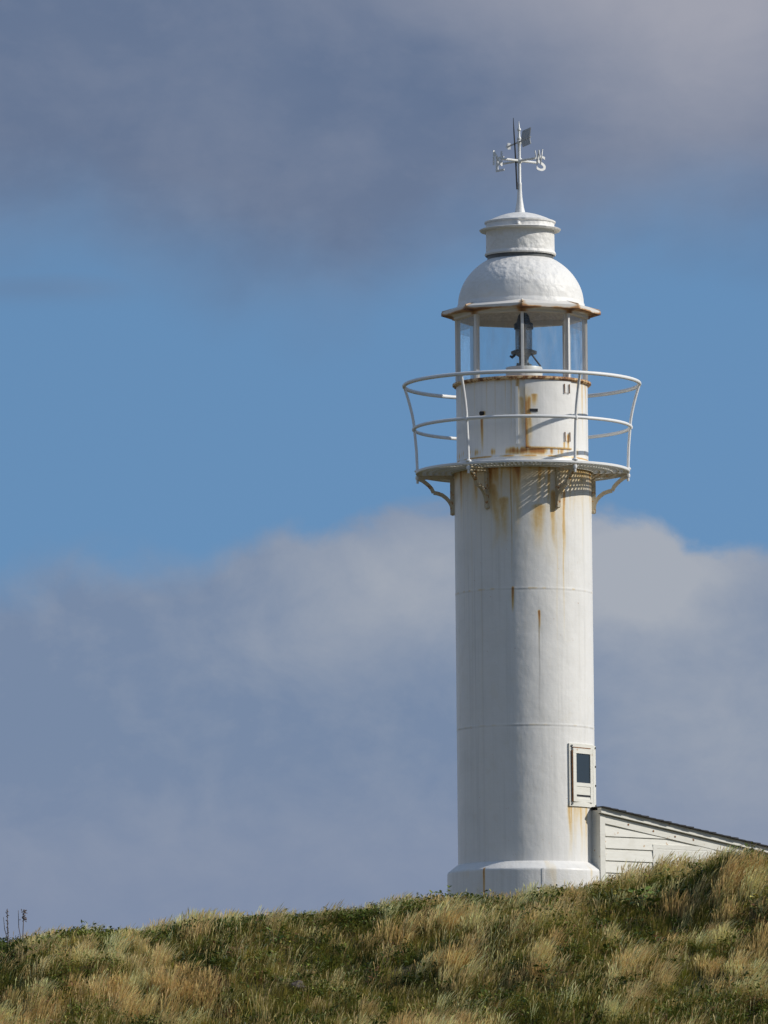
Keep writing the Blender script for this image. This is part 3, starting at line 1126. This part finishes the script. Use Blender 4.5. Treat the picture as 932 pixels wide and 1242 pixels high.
# ventilator drum above the dome
rv = 42.2 * M
zv0, zv1, zv2 = Z(311.2), Z(280.5), Z(270.2)
prof = [(35 * M, zv0 + .06), (rv - .03, zv0 + .05), (rv + .002, zv0 + .002), (rv + .016, zv0 + .02), (rv + .008, zv0 + .045), (rv - .004, zv0 + .06),
        (rv - .006, zv1 - .04), (rv + .0, zv1 - .012), (48.6 * M, zv1 - .006), (49.8 * M, zv1 + .012), (49.2 * M, zv1 + .018), (rv + .012, zv1 + .022),
        (rv - .004, zv1 + .034), (rv - .004, zv2 - .02), (rv + .012, zv2 - .014), (rv + .014, zv2 + .006), (rv - .01, zv2 + .016)]
for t in np.linspace(.0, 1, 18):
    r_ = (rv - .03) * (1 - t) + 6.4 * M * t
    prof.append((r_, zv2 + .02 + (Z(257.8) - zv2 - .02) * (1 - (r_ / (rv - .03)) ** 1.9)))
vent = MB().lathe(prof, 128).build('ventilator', MAT['dome'], LH, 35)
MB().lathe([(40.3 * M, Z(318)), (40.3 * M, zv0 + .03)], 96).build('gap_shade_ring', MAT['iron'], vent)  # added dark ring, standing in for the shade in the gap under the drum
fk = polar(R(-4))
MB().tube([fk(0, rv - .02, zv1 + .05), fk(0, rv + .05, zv1 + .046), fk(0, rv + .07, zv1 + .03)], [.035, .032, .012], 10).build('knob', MAT['white'], vent)

# tower window, set flat on the curved wall
WA = R(53.5)
fw_ = polar(WA)
yc = lambda y: Z(y + 8.3 * .5)
p0, p1 = math.asin(50.8 / 84.6), R(81.5)
q0, q1 = R(41.6), R(71.6)
b = MB()


def plate(pa, pb, z0_, z1_, r1=85.2 * M):
    pf = [(82 * M, z0_), (r1, z0_), (r1, z1_), (82 * M, z1_)]
    nn = 14
    b.lathe(pf + [pf[0]], nn, pa, pb)
    base_ = len(b.v) - 5 * (nn + 1)
    for e_ in (0, nn):
        b.f.append(tuple(base_ + q * (nn + 1) + e_ for q in range(4)))


plate(p0, q0, yc(978.4), yc(902.6))
plate(q1, p1, yc(978.4), yc(902.6))
plate(q0, q1, yc(978.4), yc(972.6), 85.1 * M)
plate(q0, q1, yc(908.4), yc(902.6), 85.1 * M)
win = b.build('window', MAT['boards'], LH)
fr = MB()
FD = 84.9 * M
a0, a1, gz0, gz1 = -20.4 * M, 20.4 * M, yc(972.8), yc(908.2)
g0, g1 = -14.0 * M, 15.2 * M
IN = 78 * M
for bx in (((a0, IN, gz0), (a1, FD, yc(969))), ((a0, IN, yc(914.3)), (a1, FD, gz1)),
           ((a0, IN, yc(969)), (g0, FD - .001, yc(914.3))), ((g1, IN, yc(969)), (a1, FD - .001, yc(914.3))),
           ((g0, IN, yc(954)), (g1, FD - .001, yc(949.6)))):
    fr.box(*bx, fw_)
fr.build('frame', MAT['boards'], win)
PD = 83.65 * M
MB().box((g0, IN, yc(949.6)), (g1, PD, yc(914.3)), fw_).build('pane', MAT['pane'], win)
vb = MB()
vb.box((g0, IN, yc(969)), (g1, PD + .006, yc(966.6)), fw_)
vb.box((g0, IN, yc(964)), (g1, PD + .006, yc(954)), fw_)
vb.build('vent_panel', MAT['boards'], win)
MB().box((g0, IN, yc(966.6)), (g1, PD, yc(964)), fw_).build('vent_slot', MAT['dark'], win)
for yy in (905.5, 928, 951, 975.5):
    for aa in (p0 + R(2.5), p1 - R(4)):
        fq = polar(aa)
        MB().tube([fq(0, 85 * M, yc(yy)), fq(0, 86.4 * M, yc(yy))], .014, 8).build('bolt', MAT['iron'], win)
rs = MB()
rs.box((a0 - .004, 82 * M, gz1 + .001), (a1 - .05, 85.1 * M, gz1 + .014), fw_)
rs.box((a0 - .014, 82 * M, gz0), (a0 - .001, 84.4 * M, gz1 - .03), fw_)
rs.build('rusty_edge', MAT['rusty'], win)

# ------------------------------------------------------------------ beacon lamp inside the lantern
zl = zg0 + .006
LP = empty('beacon_lamp', BASE + Vector((3 * M, 0, zl)), 'grey beacon lamp with dark domed hood standing inside the lantern glass', 'lamp')


def zz(y):
    return Z(y) - zl


zq = zz(446)
MB().lathe([(.001, -.01), (22 * M, -.01), (22.5 * M, zq - .02), (22 * M, zq), (.001, zq + .001)], 40).build('pedestal', MAT['white'], LP)
MB().lathe([(9.5 * M, zq + .001), (9.5 * M, zz(442.5)), (6 * M, zz(441)), (5.2 * M, zz(438)), (6.4 * M, zz(433)), (9 * M, zz(431)), (15.5 * M, zz(429.5)),
            (16 * M, zz(426.5)), (11 * M, zz(424.5)), (.001, zz(424.5))], 32).build('base', MAT['iron'], LP)
MB().lathe([(10.2 * M, zz(424.4)), (10.4 * M, zz(412)), (10.2 * M, zz(399.6))], 32).build('lens', MAT['lens'], LP)
MB().lathe([(.001, zz(423.5)), (3.4 * M, zz(423.5)), (3.4 * M, zz(404)), (2 * M, zz(400)), (.001, zz(399.7))], 16).build('bulb', MAT['grey'], LP)
MB().lathe([(.001, zz(399.4)), (11.6 * M, zz(399.4)), (11.8 * M, zz(393)), (8.6 * M, zz(391)), (7.6 * M, zz(387)), (6.6 * M, zz(383)), (4 * M, zz(380)),
            (.001, zz(379))], 32).build('hood', MAT['dark'], LP)
MB().tube([(9 * M, -.06, zz(430)), (13 * M, -.08, zz(436)), (20 * M, -.1, zz(445.5))], .012, 8).build('hinge_arm', MAT['dark'], LP)
MB().tube([(-17 * M, -.08, zz(432.5)), (-14.5 * M, -.07, zz(434)), (-12 * M, -.06, zz(432)), (-10 * M, -.05, zz(430))], [.014, .022, .018, .012], 8).build('latch', MAT['dark'], LP)
for k in range(4):
    a = k * math.pi / 2 + .6
    MB().tube([(9.5 * M * math.cos(a), 9.5 * M * math.sin(a), zq), (9.5 * M * math.cos(a), 9.5 * M * math.sin(a), zz(441))], .015, 6).build('bolt', MAT['iron'], LP)

# ------------------------------------------------------------------ weather vane
zp = Z(258.5)
WV = empty('weather_vane', BASE + Vector((0, 0, zp - .0)), 'white weather vane with compass letters on top of the lighthouse dome', 'weather vane')


def zv(y):
    return Z(y) - zp


sprof = [(6.6 * M, -.03), (6.6 * M, 0)]
for t in np.linspace(.06, 1, 16):
    sprof.append(((2.5 + 4.1 * (1 - t) ** 2.3) * M, zv(258.5 + (222 - 258.5) * t)))
sprof += [(2.0 * M, zv(221)), (1.85 * M, zv(180)), (1.85 * M, zv(175)), (2.7 * M, zv(174)), (2.7 * M, zv(171)), (1.8 * M, zv(170)), (2.6 * M, zv(169)),
          (2.6 * M, zv(167.5)), (1.5 * M, zv(166)), (1.4 * M, zv(159)), (2.3 * M, zv(158)), (2.3 * M, zv(156.5)), (1.2 * M, zv(155)), (.3 * M, zv(147.5)), (.001, zv(147))]
spire = MB().lathe(sprof, 24).build('spire', MAT['vane'], WV, 40)
za = zv(195)
MB().lathe([(.001, za - .03), (.035, za - .03), (.04, za), (.035, za + .03), (.001, za + .03)], 12).build('hub', MAT['vane'], WV)
for ch, ph, outward in (('S', 131, 1), ('W', 41, 1), ('N', -49, -1), ('E', 221, -1)):
    fn = polar(R(ph))
    arm = MB().tube([fn(0, .02, za), fn(0, 29 * M, za)], .0175, 8).build('compass_arm', MAT['vane'], WV)
    cu = bpy.data.curves.new('letter', 'FONT')
    cu.body = ch
    cu.size = .29
    cu.extrude = .004
    cu.offset = .002
    cu.align_x, cu.align_y = 'CENTER', 'CENTER'
    tmp = bpy.data.objects.new('letter', cu)
    COL.objects.link(tmp)
    bpy.context.view_layer.update()
    me = bpy.data.meshes.new_from_object(tmp.evaluated_get(bpy.context.evaluated_depsgraph_get()))
    bpy.data.objects.remove(tmp)
    co = np.array([v.co[:] for v in me.vertices])
    ctr = (co.max(0) + co.min(0)) / 2
    wdt = co[:, 0].max() - co[:, 0].min()
    sx = 15.0 * M / wdt
    for v_ in me.vertices:
        x, y, z = (v_.co[0] - ctr[0]) * sx, v_.co[1] - ctr[1], v_.co[2]
        # text runs left to right as seen from below in front
        a = 35.5 * M + outward * x
        v_.co = fn(z * outward, a, za + y)
    me.update()
    me.name = 'compass_letter'
    o = link('compass_letter', me, MAT['vane'], WV, None)
    o['label'] = 'white compass letter ' + ch
fa = polar(R(18))
zr = zv(172)
arrow = MB().tube([fa(0, -40 * M, zr), fa(0, 42 * M, zr)], .011, 8).build('wind_arrow', MAT['grey'], WV)
MB().prism([(8, 1.3), (40, 1.3), (44, 11.5), (14, 11.5)], lambda a, b_, t: fa(t, a * M, zr + b_ * M), -.005, .005).build('tail_fin', MAT['grey'], arrow)
MB().prism([(8, -1.3), (40, -1.3), (44, -8.5), (14, -8.5)], lambda a, b_, t: fa(t, a * M, zr + b_ * M), -.005, .005).build('tail_fin', MAT['grey'], arrow)
MB().prism([(-46, 0), (-38, 4), (-38, -4)], lambda a, b_, t: fa(t, a * M, zr + b_ * M), -.02, .02).build('arrowhead', MAT['vane'], arrow)

zlr = Z(230)
LR = MB().tube([(-3.2 * M, -.03, 0), (-4.4 * M, -.02, Z(195) - zlr), (-6.2 * M, -.01, Z(160) - zlr), (-6.8 * M, 0, Z(143) - zlr)],
               [.011, .011, .009, .004], 8).build('lightning_rod', MAT['dark'])
LR.location = BASE + Vector((0, 0, zlr))
tag(LR, 'thin dark lightning rod standing beside the weather vane spire', 'lightning rod')

# ------------------------------------------------------------------ lean-to shed
SD = np.array([.766, .643])
SN = np.array([.643, -.766])
T0, T1, SW = 39.8 * M, 395 * M, 89.5 * M
CP = T0 * SD + SW * SN
zc_top = P(718, 977.5, TY + CP[1])[2] - Z0      # roof height at the tower end
SL = .145


def sh(t, w, z):
    return (*(t * SD + w * SN), z)


SH = empty('shed', BASE, 'low white boarded shed with dark sloping roof, abutting the lighthouse', 'shed')


def zr_(t):
    return zc_top - SL * (t - T0)


def slab(b, t0, t1, w0, w1, zb0, zb1, off0, off1=None):
    """box whose top and bottom follow the roof slope (offsets below the roof line)"""
    o1 = off0 if off1 is None else off1
    v = []
    for t in (t0, t1):
        for w in (w0, w1):
            v += [sh(t, w, zr_(t) - zb0), sh(t, w, zr_(t) - zb1)]
    b.add(v, [(0, 1, 3, 2), (4, 6, 7, 5), (0, 4, 5, 1), (2, 3, 7, 6), (0, 2, 6, 4), (1, 5, 7, 3)])
    return b


foot = -.25
b = MB()
v = []
wi = SW - .035
for t in (T0 + .01, T1 - .01):
    for w in (-wi, wi):
        v += [sh(t, w, foot), sh(t, w, zr_(t) - .05)]
b.add(v, [(0, 1, 3, 2), (4, 6, 7, 5), (0, 4, 5, 1), (2, 3, 7, 6), (0, 2, 6, 4), (1, 5, 7, 3)])
# lapped boards on both long walls, cut by the roof slope
bh = 14.6 * M
zfirst = zc_top - 36.0 * M
k = 0
z = zfirst + 2 * bh
tb0 = T0 + 9.5 * M
while z > foot:
    z1 = z - bh
    for sgn in (1, -1):
        # board ends where the frieze comes down to it
        tend1 = min(T1 - .06, T0 + (zc_top - 19 * M - z) / SL) if z > zr_(T1) - 19 * M else T1 - .06
        tend0 = min(T1 - .06, T0 + (zc_top - 19 * M - z1) / SL) if z1 > zr_(T1) - 19 * M else T1 - .06
        if tend0 > tb0 + .02:
            tend1 = max(tend1, tb0)
            q = [(tb0, z1, .022), (tend0, z1, .022), (tend1, z, .004), (tb0, z, .004)]
            vv = [sh(t, sgn * (wi + d), zz_) for t, zz_, d in q] + [sh(t, sgn * (wi - .01), zz_) for t, zz_, d in q]
            b.add(vv, [(0, 1, 2, 3), (7, 6, 5, 4), (0, 4, 5, 1), (1, 5, 6, 2), (2, 6, 7, 3), (3, 7, 4, 0)])
    z = z1
b.build('wall', MAT['boards'], SH, 20)
b = MB()
for sgn in (1, -1):
    w0, w1 = sgn * (wi - .01), sgn * (wi + .03)
    slab(b, T0 + 8.0 * M, T1 - .03, w0, w1, 10.3 * M, 19.5 * M, 0)
b.build('frieze_board', MAT['boards'], SH, 20)
for sgn in (1, -1):
    for t0, t1 in ((T0, T0 + 8.0 * M), (T1 - .08, T1)):
        v = []
        for t in (t0, t1):
            for w in (sgn * (wi - .02), sgn * (wi + .034)):
                v += [sh(t, w, foot), sh(t, w, zr_(t) - 10.3 * M)]
        MB().add(v, [(0, 1, 3, 2), (4, 6, 7, 5), (0, 4, 5, 1), (2, 3, 7, 6), (0, 2, 6, 4), (1, 5, 7, 3)]).build('corner_board', MAT['boards'], SH, 20)
b = MB()
for sgn in (1, -1):
    slab(b, T0 - .012, T1 + .08, sgn * (wi + .0), sgn * (wi + .075), 2.2 * M, 8.6 * M, 0)
b.build('fascia', MAT['boards'], SH, 20)
b = MB()
tt = T0 - .02
i = 0
while tt < T1 + .1:              # overlapping shingle courses
    t2 = min(tt + .135, T1 + .12)
    v = []
    for t, up_ in ((tt, .004), (t2, .010 + .003 * (i % 3))):
        for w in (-(SW + .085), SW + .085 + .006 * ((i * 7) % 3)):
            v += [sh(t, w, zr_(t) - 2.2 * M + .002), sh(t, w, zr_(t) - 2.2 * M + up_ + .010)]
    b.add(v, [(0, 1, 3, 2), (4, 6, 7, 5), (0, 4, 5, 1), (2, 3, 7, 6), (0, 2, 6, 4), (1, 5, 7, 3)])
    tt = t2 - .0005
    i += 1
b.build('roof', MAT['felt'], SH, 20)
for xn, dn in ((762, 14.5), (793, 15), (820, 15.5), (843, 14)):     # rusty nail heads on the frieze
    tn = T0 + (xn - 727) / .766 * M
    c0, c1 = sh(tn, wi + .027, zr_(tn) - dn * M), sh(tn, wi + .034, zr_(tn) - dn * M)
    MB().tube([c0, c1], .014, 9).build('nail', MAT['rusty'], SH)
# framed window low in the long wall
tw0, tw1 = T0 + (793 - 727) / .766 * M, T0 + (869 - 727) / .766 * M
zw = zc_top - 43.5 * M
wf = MB()
for t0, t1, z0_, z1_ in ((tw0, tw1, zw - .055, zw), (tw0, tw0 + .07, zw - .75, zw - .055), (tw1 - .07, tw1, zw - .75, zw - .055), (tw0 - .03, tw1 + .03, zw - .8, zw - .75)):
    v = []
    for t in (t0, t1):
        for w in (wi - .01, wi + .0232):
            v += [sh(t, w, z0_), sh(t, w, z1_)]
    wf.add(v, [(0, 1, 3, 2), (4, 6, 7, 5), (0, 4, 5, 1), (2, 3, 7, 6), (0, 2, 6, 4), (1, 5, 7, 3)])
wfo = wf.build('window_frame', MAT['boards'], SH, 20)
v = []
for t in (tw0 + .07, tw1 - .07):
    for w in (wi - .01, wi + .021):
        v += [sh(t, w, zw - .75), sh(t, w, zw - .075)]
MB().add(v, [(0, 1, 3, 2), (4, 6, 7, 5), (0, 4, 5, 1), (2, 3, 7, 6), (0, 2, 6, 4), (1, 5, 7, 3)]).build('shutter', MAT['boards'], wfo, 20)

# ------------------------------------------------------------------ dried stalks and stone
def on_ground(px, py_hint, Y):
    x = P(px, py_hint, Y)[0]
    return Vector((x, Y, float(H(x, Y))))


def stalk(px, Y, top_py, lean, label, forked):
    o0 = on_ground(px, 1140, Y)
    hgt = P(px, top_py, Y)[2] - o0.z
    rs_ = random.Random(int(px * 10))
    b = MB()
    main = [(0, 0, -.03), (.01 + lean * .3, 0, hgt * .45), (lean * .7, .01, hgt * .75), (lean, .01, hgt)]
    b.tube(main, [.0065, .0065, .005, .003], 6)
    if forked:
        b.tube([(.0, 0, hgt * .3), (-.03, 0, hgt * .6), (-.035, .01, hgt * .98)], [.005, .005, .003], 6)
    else:
        b.tube([(0, 0, hgt * .35), (-.03, 0, hgt * .55), (-.045, .01, hgt * .82)], [.005, .005, .003], 6)
    o = b.build('dried_stalk', MAT['stalk'])
    o.location = o0
    s_ = MB()
    for q in range(46 if forked else 26):
        t = rs_.uniform(.72, 1.0) if forked else rs_.uniform(.45, 1.0)
        cx_ = lean * t + rs_.gauss(0, .016 if forked else .006)
        c = Vector((cx_, rs_.gauss(0, .012), hgt * t))
        d = Vector((rs_.gauss(0, 1), rs_.gauss(0, 1), rs_.gauss(.4, .6))).normalized()
        s_.tube([c - d * .012, c, c + d * .014], [.002, .008, .002], 5)
    s_.build('seeds', MAT['stalk'], o)['kind'] = 'stuff'
    tag(o, label, 'dried plant', 'dried stalks on the crest')


MAT['stalk'] = simple_mat('dried_stem', (.16, .125, .115), .8)
stalk(9, 100.6, 1102, .004, 'slim brown dried stalk with sparse seeds at far left of the crest', False)
stalk(26, 100.6, 1103, .04, 'forked brown dried stalk topped by a dense seed cluster on the crest', True)

rx_, ry_ = ground_at(361, 1192)
bm = bmesh.new()
bmesh.ops.create_icosphere(bm, subdivisions=4, radius=1)
for v_ in bm.verts:
    p = v_.co
    k = 1 + .18 * math.sin(3 * p.x + 1) * math.cos(2.3 * p.y) + .1 * math.sin(5.2 * p.z + 2 * p.x)
    v_.co = (p.x * .13 * k, p.y * .11 * k, p.z * .10 * k)
me = bpy.data.meshes.new('stone')
bm.to_mesh(me)
bm.free()
stone = link('stone', me, simple_mat('grey_stone', (.13, .105, .09), .9, var=.4, scale=14, bump=.7, bdist=.02), None, 60)
stone.location = (rx_, ry_ - .25, float(H(rx_, ry_ - .25)) + .0)
tag(stone, 'small grey stone half hidden in the hillside grass', 'stone')


# yellowing leafy plants
def leafy(px, py, n, label, cols, size):
    x, Y = ground_at(px, py)
    rs_ = random.Random(px)
    b, st_ = MB(), MB()
    for q in range(n):
        a, rr = rs_.uniform(0, 6.28), rs_.uniform(.02, .2)
        hh = rs_.uniform(.10, .30)
        c = Vector((rr * math.cos(a), rr * math.sin(a), hh))
        d = Vector((math.cos(a), math.sin(a), rs_.uniform(-.2, .7))).normalized()
        s_ = d.cross(Vector((rs_.gauss(0, .4), rs_.gauss(0, .4), 1))).normalized()
        L = size * rs_.uniform(.6, 1.3)
        W = L * .28
        pts = [c, c + d * L * .35 + s_ * W, c + d * L * .7 + s_ * W * .8, c + d * L - Vector((0, 0, .2 * L)), c + d * L * .7 - s_ * W * .8, c + d * L * .35 - s_ * W]
        mid = c + d * L * .5 - Vector((0, 0, .012))
        b.add(pts + [mid], [(i, (i + 1) % 6, 6) for i in range(6)])
        st_.tube([(c.x * .15, c.y * .15, -.02), (c.x * .6, c.y * .6, hh * .6), tuple(c)], [.004, .0035, .003], 5)
    o = st_.build('leafy_plant', MAT['stem'])
    o.location = (x, Y, float(H(x, Y)))
    b.build('leaves', cols, o, None, recalc=False)
    tag(o, label, 'plant')


MAT['stem'] = simple_mat('green_stem', (.08, .1, .03), .7)
ylw = simple_mat('yellow_leaf', (.42, .36, .06), .55, var=.4, scale=8)
grn = simple_mat('bright_leaf', (.15, .21, .03), .5, var=.4, scale=8)
leafy(745, 1100, 16, 'leafy plant with yellowing leaves below the shed on the slope', ylw, .09)
leafy(778, 1108, 34, 'bright green broad leafed plant just below the shed', grn, .12)
leafy(926, 1116, 18, 'yellow leaved plant at far right of the slope', ylw, .1)
leafy(333, 1152, 12, 'bright lime leafy plant on the slope left of the tower', grn, .1)

# ------------------------------------------------------------------ light and sky
SUN_AZ, SUN_EL = R(81), R(33)          # azimuth from the direction to the camera, towards the right
sd = np.array([math.sin(SUN_AZ) * math.cos(SUN_EL), -math.cos(SUN_AZ) * math.cos(SUN_EL), math.sin(SUN_EL)])
ld = bpy.data.lights.new('sun', 'SUN')
ld.energy = 4.0
ld.angle = R(.5)
ld.color = (1, .95, .865)
lo = bpy.data.objects.new('sun', ld)
COL.objects.link(lo)
lo.rotation_euler = Vector(tuple(sd)).to_track_quat('Z', 'Y').to_euler()

w = bpy.data.worlds.new('World')
scn.world = w
w.use_nodes = True
n = NT(w.node_tree)
dirv = n.node('ShaderNodeTexCoord').outputs['Generated']
sx_ = n.node('ShaderNodeSeparateXYZ', {0: dirv})
az = n.m('ARCTAN2', sx_.outputs[0], sx_.outputs[1])
el = n.m('ARCSINE', sx_.outputs[2])
U = n.m('MULTIPLY', az, 10.0)
Vv = n.m('MULTIPLY', n.m('SUBTRACT', el, PITCH), 10.0)
hi = n.node('ShaderNodeVectorMath', operation='ADD')
n.l.new(dirv, hi.inputs[0])
hi.inputs[1].default_value = (0, 0, .50)
sky = n.node('ShaderNodeTexSky', sky_type='NISHITA')
sky.sun_disc = False
sky.sun_elevation = SUN_EL
sky.sun_rotation = math.atan2(sd[0], sd[1])
sky.air_density, sky.dust_density, sky.ozone_density = 1.0, .1, 1.5
nrm = n.node('ShaderNodeVectorMath', operation='NORMALIZE')
n.l.new(hi.outputs[0], nrm.inputs[0])
n.l.new(nrm.outputs[0], sky.inputs['Vector'])
clear = n.mix(1.0, sky.outputs[0], (.90, 1.10, 1.10, 1), 'MULTIPLY')
bg_sky = n.node('ShaderNodeBackground', {'Color': clear, 'Strength': .15})


def gau(u0, v0, su, sv):
    a = n.m('POWER', n.m('ABSOLUTE', n.m('DIVIDE', n.m('SUBTRACT', U, u0), su)), 2.0)
    b_ = n.m('POWER', n.m('ABSOLUTE', n.m('DIVIDE', n.m('SUBTRACT', Vv, v0), sv)), 2.0)
    return n.m('POWER', 2.71828, n.m('MULTIPLY', n.m('ADD', a, b_), -1.0))


def profile(pts):                # outline of a cloud: elevation (photo y) against azimuth (photo x)
    nd = n.n.new('ShaderNodeFloatCurve')
    c = nd.mapping.curves[0]
    pts = [((x - 466) / 2000 + .5, (621 - y) / 1400 + .5) for x, y in pts]
    c.points[0].location = pts[0]
    c.points[1].location = pts[-1]
    for p in pts[1:-1]:
        c.points.new(*p)
    nd.mapping.update()
    n.set(nd.inputs['Value'], n.m('ADD', n.m('DIVIDE', U, 2.0), .5, clamp=True))
    return n.m('MULTIPLY', n.m('SUBTRACT', nd.outputs[0], .5), 1.4)


dv = n.mapv(dirv, (10, 10, 13))
n1 = n.noise(dv, 7.5, 8, .58, .5)
n2 = n.noise(n.mapv(dirv, (10, 10, 15)), 2.2, 6, .55, .4)
n3 = n.noise(n.mapv(dirv, (9, 9, 14)), 5.0, 7, .55, .3)
big = n.noise(n.mapv(dirv, (1, 1, 3)), 1.6, 4)
bil = n.m('SUBTRACT', 1.0, n.m('ABSOLUTE', n.m('SUBTRACT', n.m('MULTIPLY', n.noise(n.mapv(dirv, (10, 10, 12)), 9.0, 6, .5, .2), 4.0), 2.0)))
offv = n.node('ShaderNodeVectorMath', operation='ADD')
n.l.new(dirv, offv.inputs[0])
offv.inputs[1].default_value = (.0022, 0, .0018)
rel = n.m('SUBTRACT', n.noise(n.mapv(dirv, (10, 10, 13)), 6.5, 8, .6, .25), n.noise(n.mapv(offv.outputs[0], (10, 10, 13)), 6.5, 8, .6, .25))
away = n.ss(n.m('ABSOLUTE', az), .06, .4)              # beyond the photographed stretch the banks wander
# low cumulus bank
edge = profile([(-500, 760), (0, 712), (60, 705), (140, 686), (240, 692), (280, 668), (345, 652), (395, 658), (440, 641), (490, 628), (550, 626),
                (640, 622), (720, 632), (755, 643), (800, 655), (832, 678), (862, 684), (905, 677), (940, 688), (1430, 720)])
edge = n.m('ADD', edge, n.m('MULTIPLY', n.m('SUBTRACT', n1, .5), .10))
edge = n.m('ADD', edge, n.m('MULTIPLY', bil, .012))
edge = n.m('ADD', edge, n.m('MULTIPLY', n.m('MULTIPLY', n.m('SUBTRACT', big, .45), away), 1.6))
dep = n.m('SUBTRACT', edge, Vv)          # depth below the cloud's upper edge
soft = n.ss(U, -.42, .02, .075, .026)
low = n.ss(n.m('DIVIDE', dep, soft), -.55, .75)
lit = n.m('ADD', n.m('MULTIPLY', gau(.05, -.075, .15, .085), .78), n.m('MULTIPLY', gau(.31, -.065, .12, .08), 1.15))
lit = n.m('ADD', lit, n.m('MULTIPLY', gau(.42, -.28, .20, .22), .50))
lit = n.m('ADD', lit, n.m('MULTIPLY', gau(-.10, -.16, .16, .05), .25))
lit = n.m('ADD', lit, n.m('MULTIPLY', gau(-.26, -.05, .16, .045), .30))
lit = n.m('ADD', lit, n.m('MULTIPLY', n.ss(Vv, -.28, -.44), .20))
lit = n.m('ADD', lit, n.m('MULTIPLY', away, .3))
lit = n.m('MULTIPLY', lit, n.m('ADD', .55, n.m('MULTIPLY', n.m('ADD', n2, n3), .46)))
lit = n.m('ADD', lit, n.m('MULTIPLY', n.m('SUBTRACT', n3, .5), .22))
lit = n.m('ADD', lit, n.m('MULTIPLY', n.m('SUBTRACT', n2, .5), .35))
lit = n.m('ADD', lit, n.m('MULTIPLY', rel, .85), clamp=True)
lowc = n.mix(lit, (.184, .250, .375, 1), (.375, .408, .468, 1))
lowc = n.mix(n.ss(az, -.12, -.6), lowc, (.86, .87, .90, 1))  # unseen clouds on the left, brightened to fill the tower's shaded side
lowc = n.mix(n.m('MULTIPLY', n.ss(Vv, -.25, -.48), .6), lowc, (.222, .268, .385, 1))
# upper grey layer
edge2 = profile([(-500, 200), (0, 262), (60, 266), (110, 262), (165, 284), (250, 312), (350, 335), (430, 338), (490, 312), (560, 296), (700, 288),
                 (800, 262), (932, 240), (1430, 200)])
edge2 = n.m('ADD', edge2, n.m('MULTIPLY', n.m('SUBTRACT', n2, .5), .10))
edge2 = n.m('ADD', edge2, n.m('MULTIPLY', n.m('SUBTRACT', n3, .5), .13))
edge2 = n.m('ADD', edge2, n.m('MULTIPLY', n.m('MULTIPLY', n.m('SUBTRACT', big, .5), away), 1.6))
upp = n.ss(n.m('SUBTRACT', Vv, edge2), -.12, .10)
wisp = n.m('MULTIPLY', gau(-.44, .275, .16, .018), .35)
wisp = n.m('ADD', wisp, n.m('MULTIPLY', gau(.2, .35, .35, .05), .25))
upp = n.m('MAXIMUM', upp, n.m('MULTIPLY', wisp, n.m('ADD', .4, n3)))
# overhead the layer breaks up
brk_ = n.noise(n.mapv(dirv, (1, 1, 2)), 2.2, 5)
upp = n.m('MULTIPLY', upp, n.m('MAXIMUM', n.ss(Vv, 1.6, .9), n.ss(brk_, .42, .58)))
warm = n.m('ADD', n.m('MULTIPLY', gau(.42, .60, .22, .17), .95), n.m('MULTIPLY', gau(.15, .64, .25, .06), .35))
warm = n.m('ADD', warm, n.m('MULTIPLY', n.ss(Vv, .7, 2.5), .5))
warm = n.m('ADD', warm, n.m('MULTIPLY', n.m('SUBTRACT', n2, .5), .5))
warm = n.m('ADD', warm, n.m('MULTIPLY', n.m('SUBTRACT', n3, .5), .26))
warm = n.m('ADD', warm, n.m('MULTIPLY', rel, .35), clamp=True)
uppc = n.mix(n.ss(n2, .35, .65), (.126, .176, .284, 1), (.150, .198, .304, 1))
uppc = n.mix(warm, uppc, (.345, .358, .425, 1))
bg_low = n.node('ShaderNodeBackground', {'Color': lowc, 'Strength': 1.0})
bg_up = n.node('ShaderNodeBackground', {'Color': uppc, 'Strength': 1.0})
s1 = n.node('ShaderNodeMixShader', {0: upp})
n.l.new(bg_sky.outputs[0], s1.inputs[1])
n.l.new(bg_up.outputs[0], s1.inputs[2])
s2 = n.node('ShaderNodeMixShader', {0: low})
n.l.new(s1.outputs[0], s2.inputs[1])
n.l.new(bg_low.outputs[0], s2.inputs[2])
wo = n.node('ShaderNodeOutputWorld')
n.l.new(s2.outputs[0], wo.inputs[0])

scn.view_settings.view_transform = 'Standard'
scn.view_settings.look = 'None'
scn.view_settings.exposure = 0
scn.view_settings.gamma = 1
scn.view_settings.use_curve_mapping = False
scn.cycles.max_bounces = 8
scn.cycles.transparent_max_bounces = 16
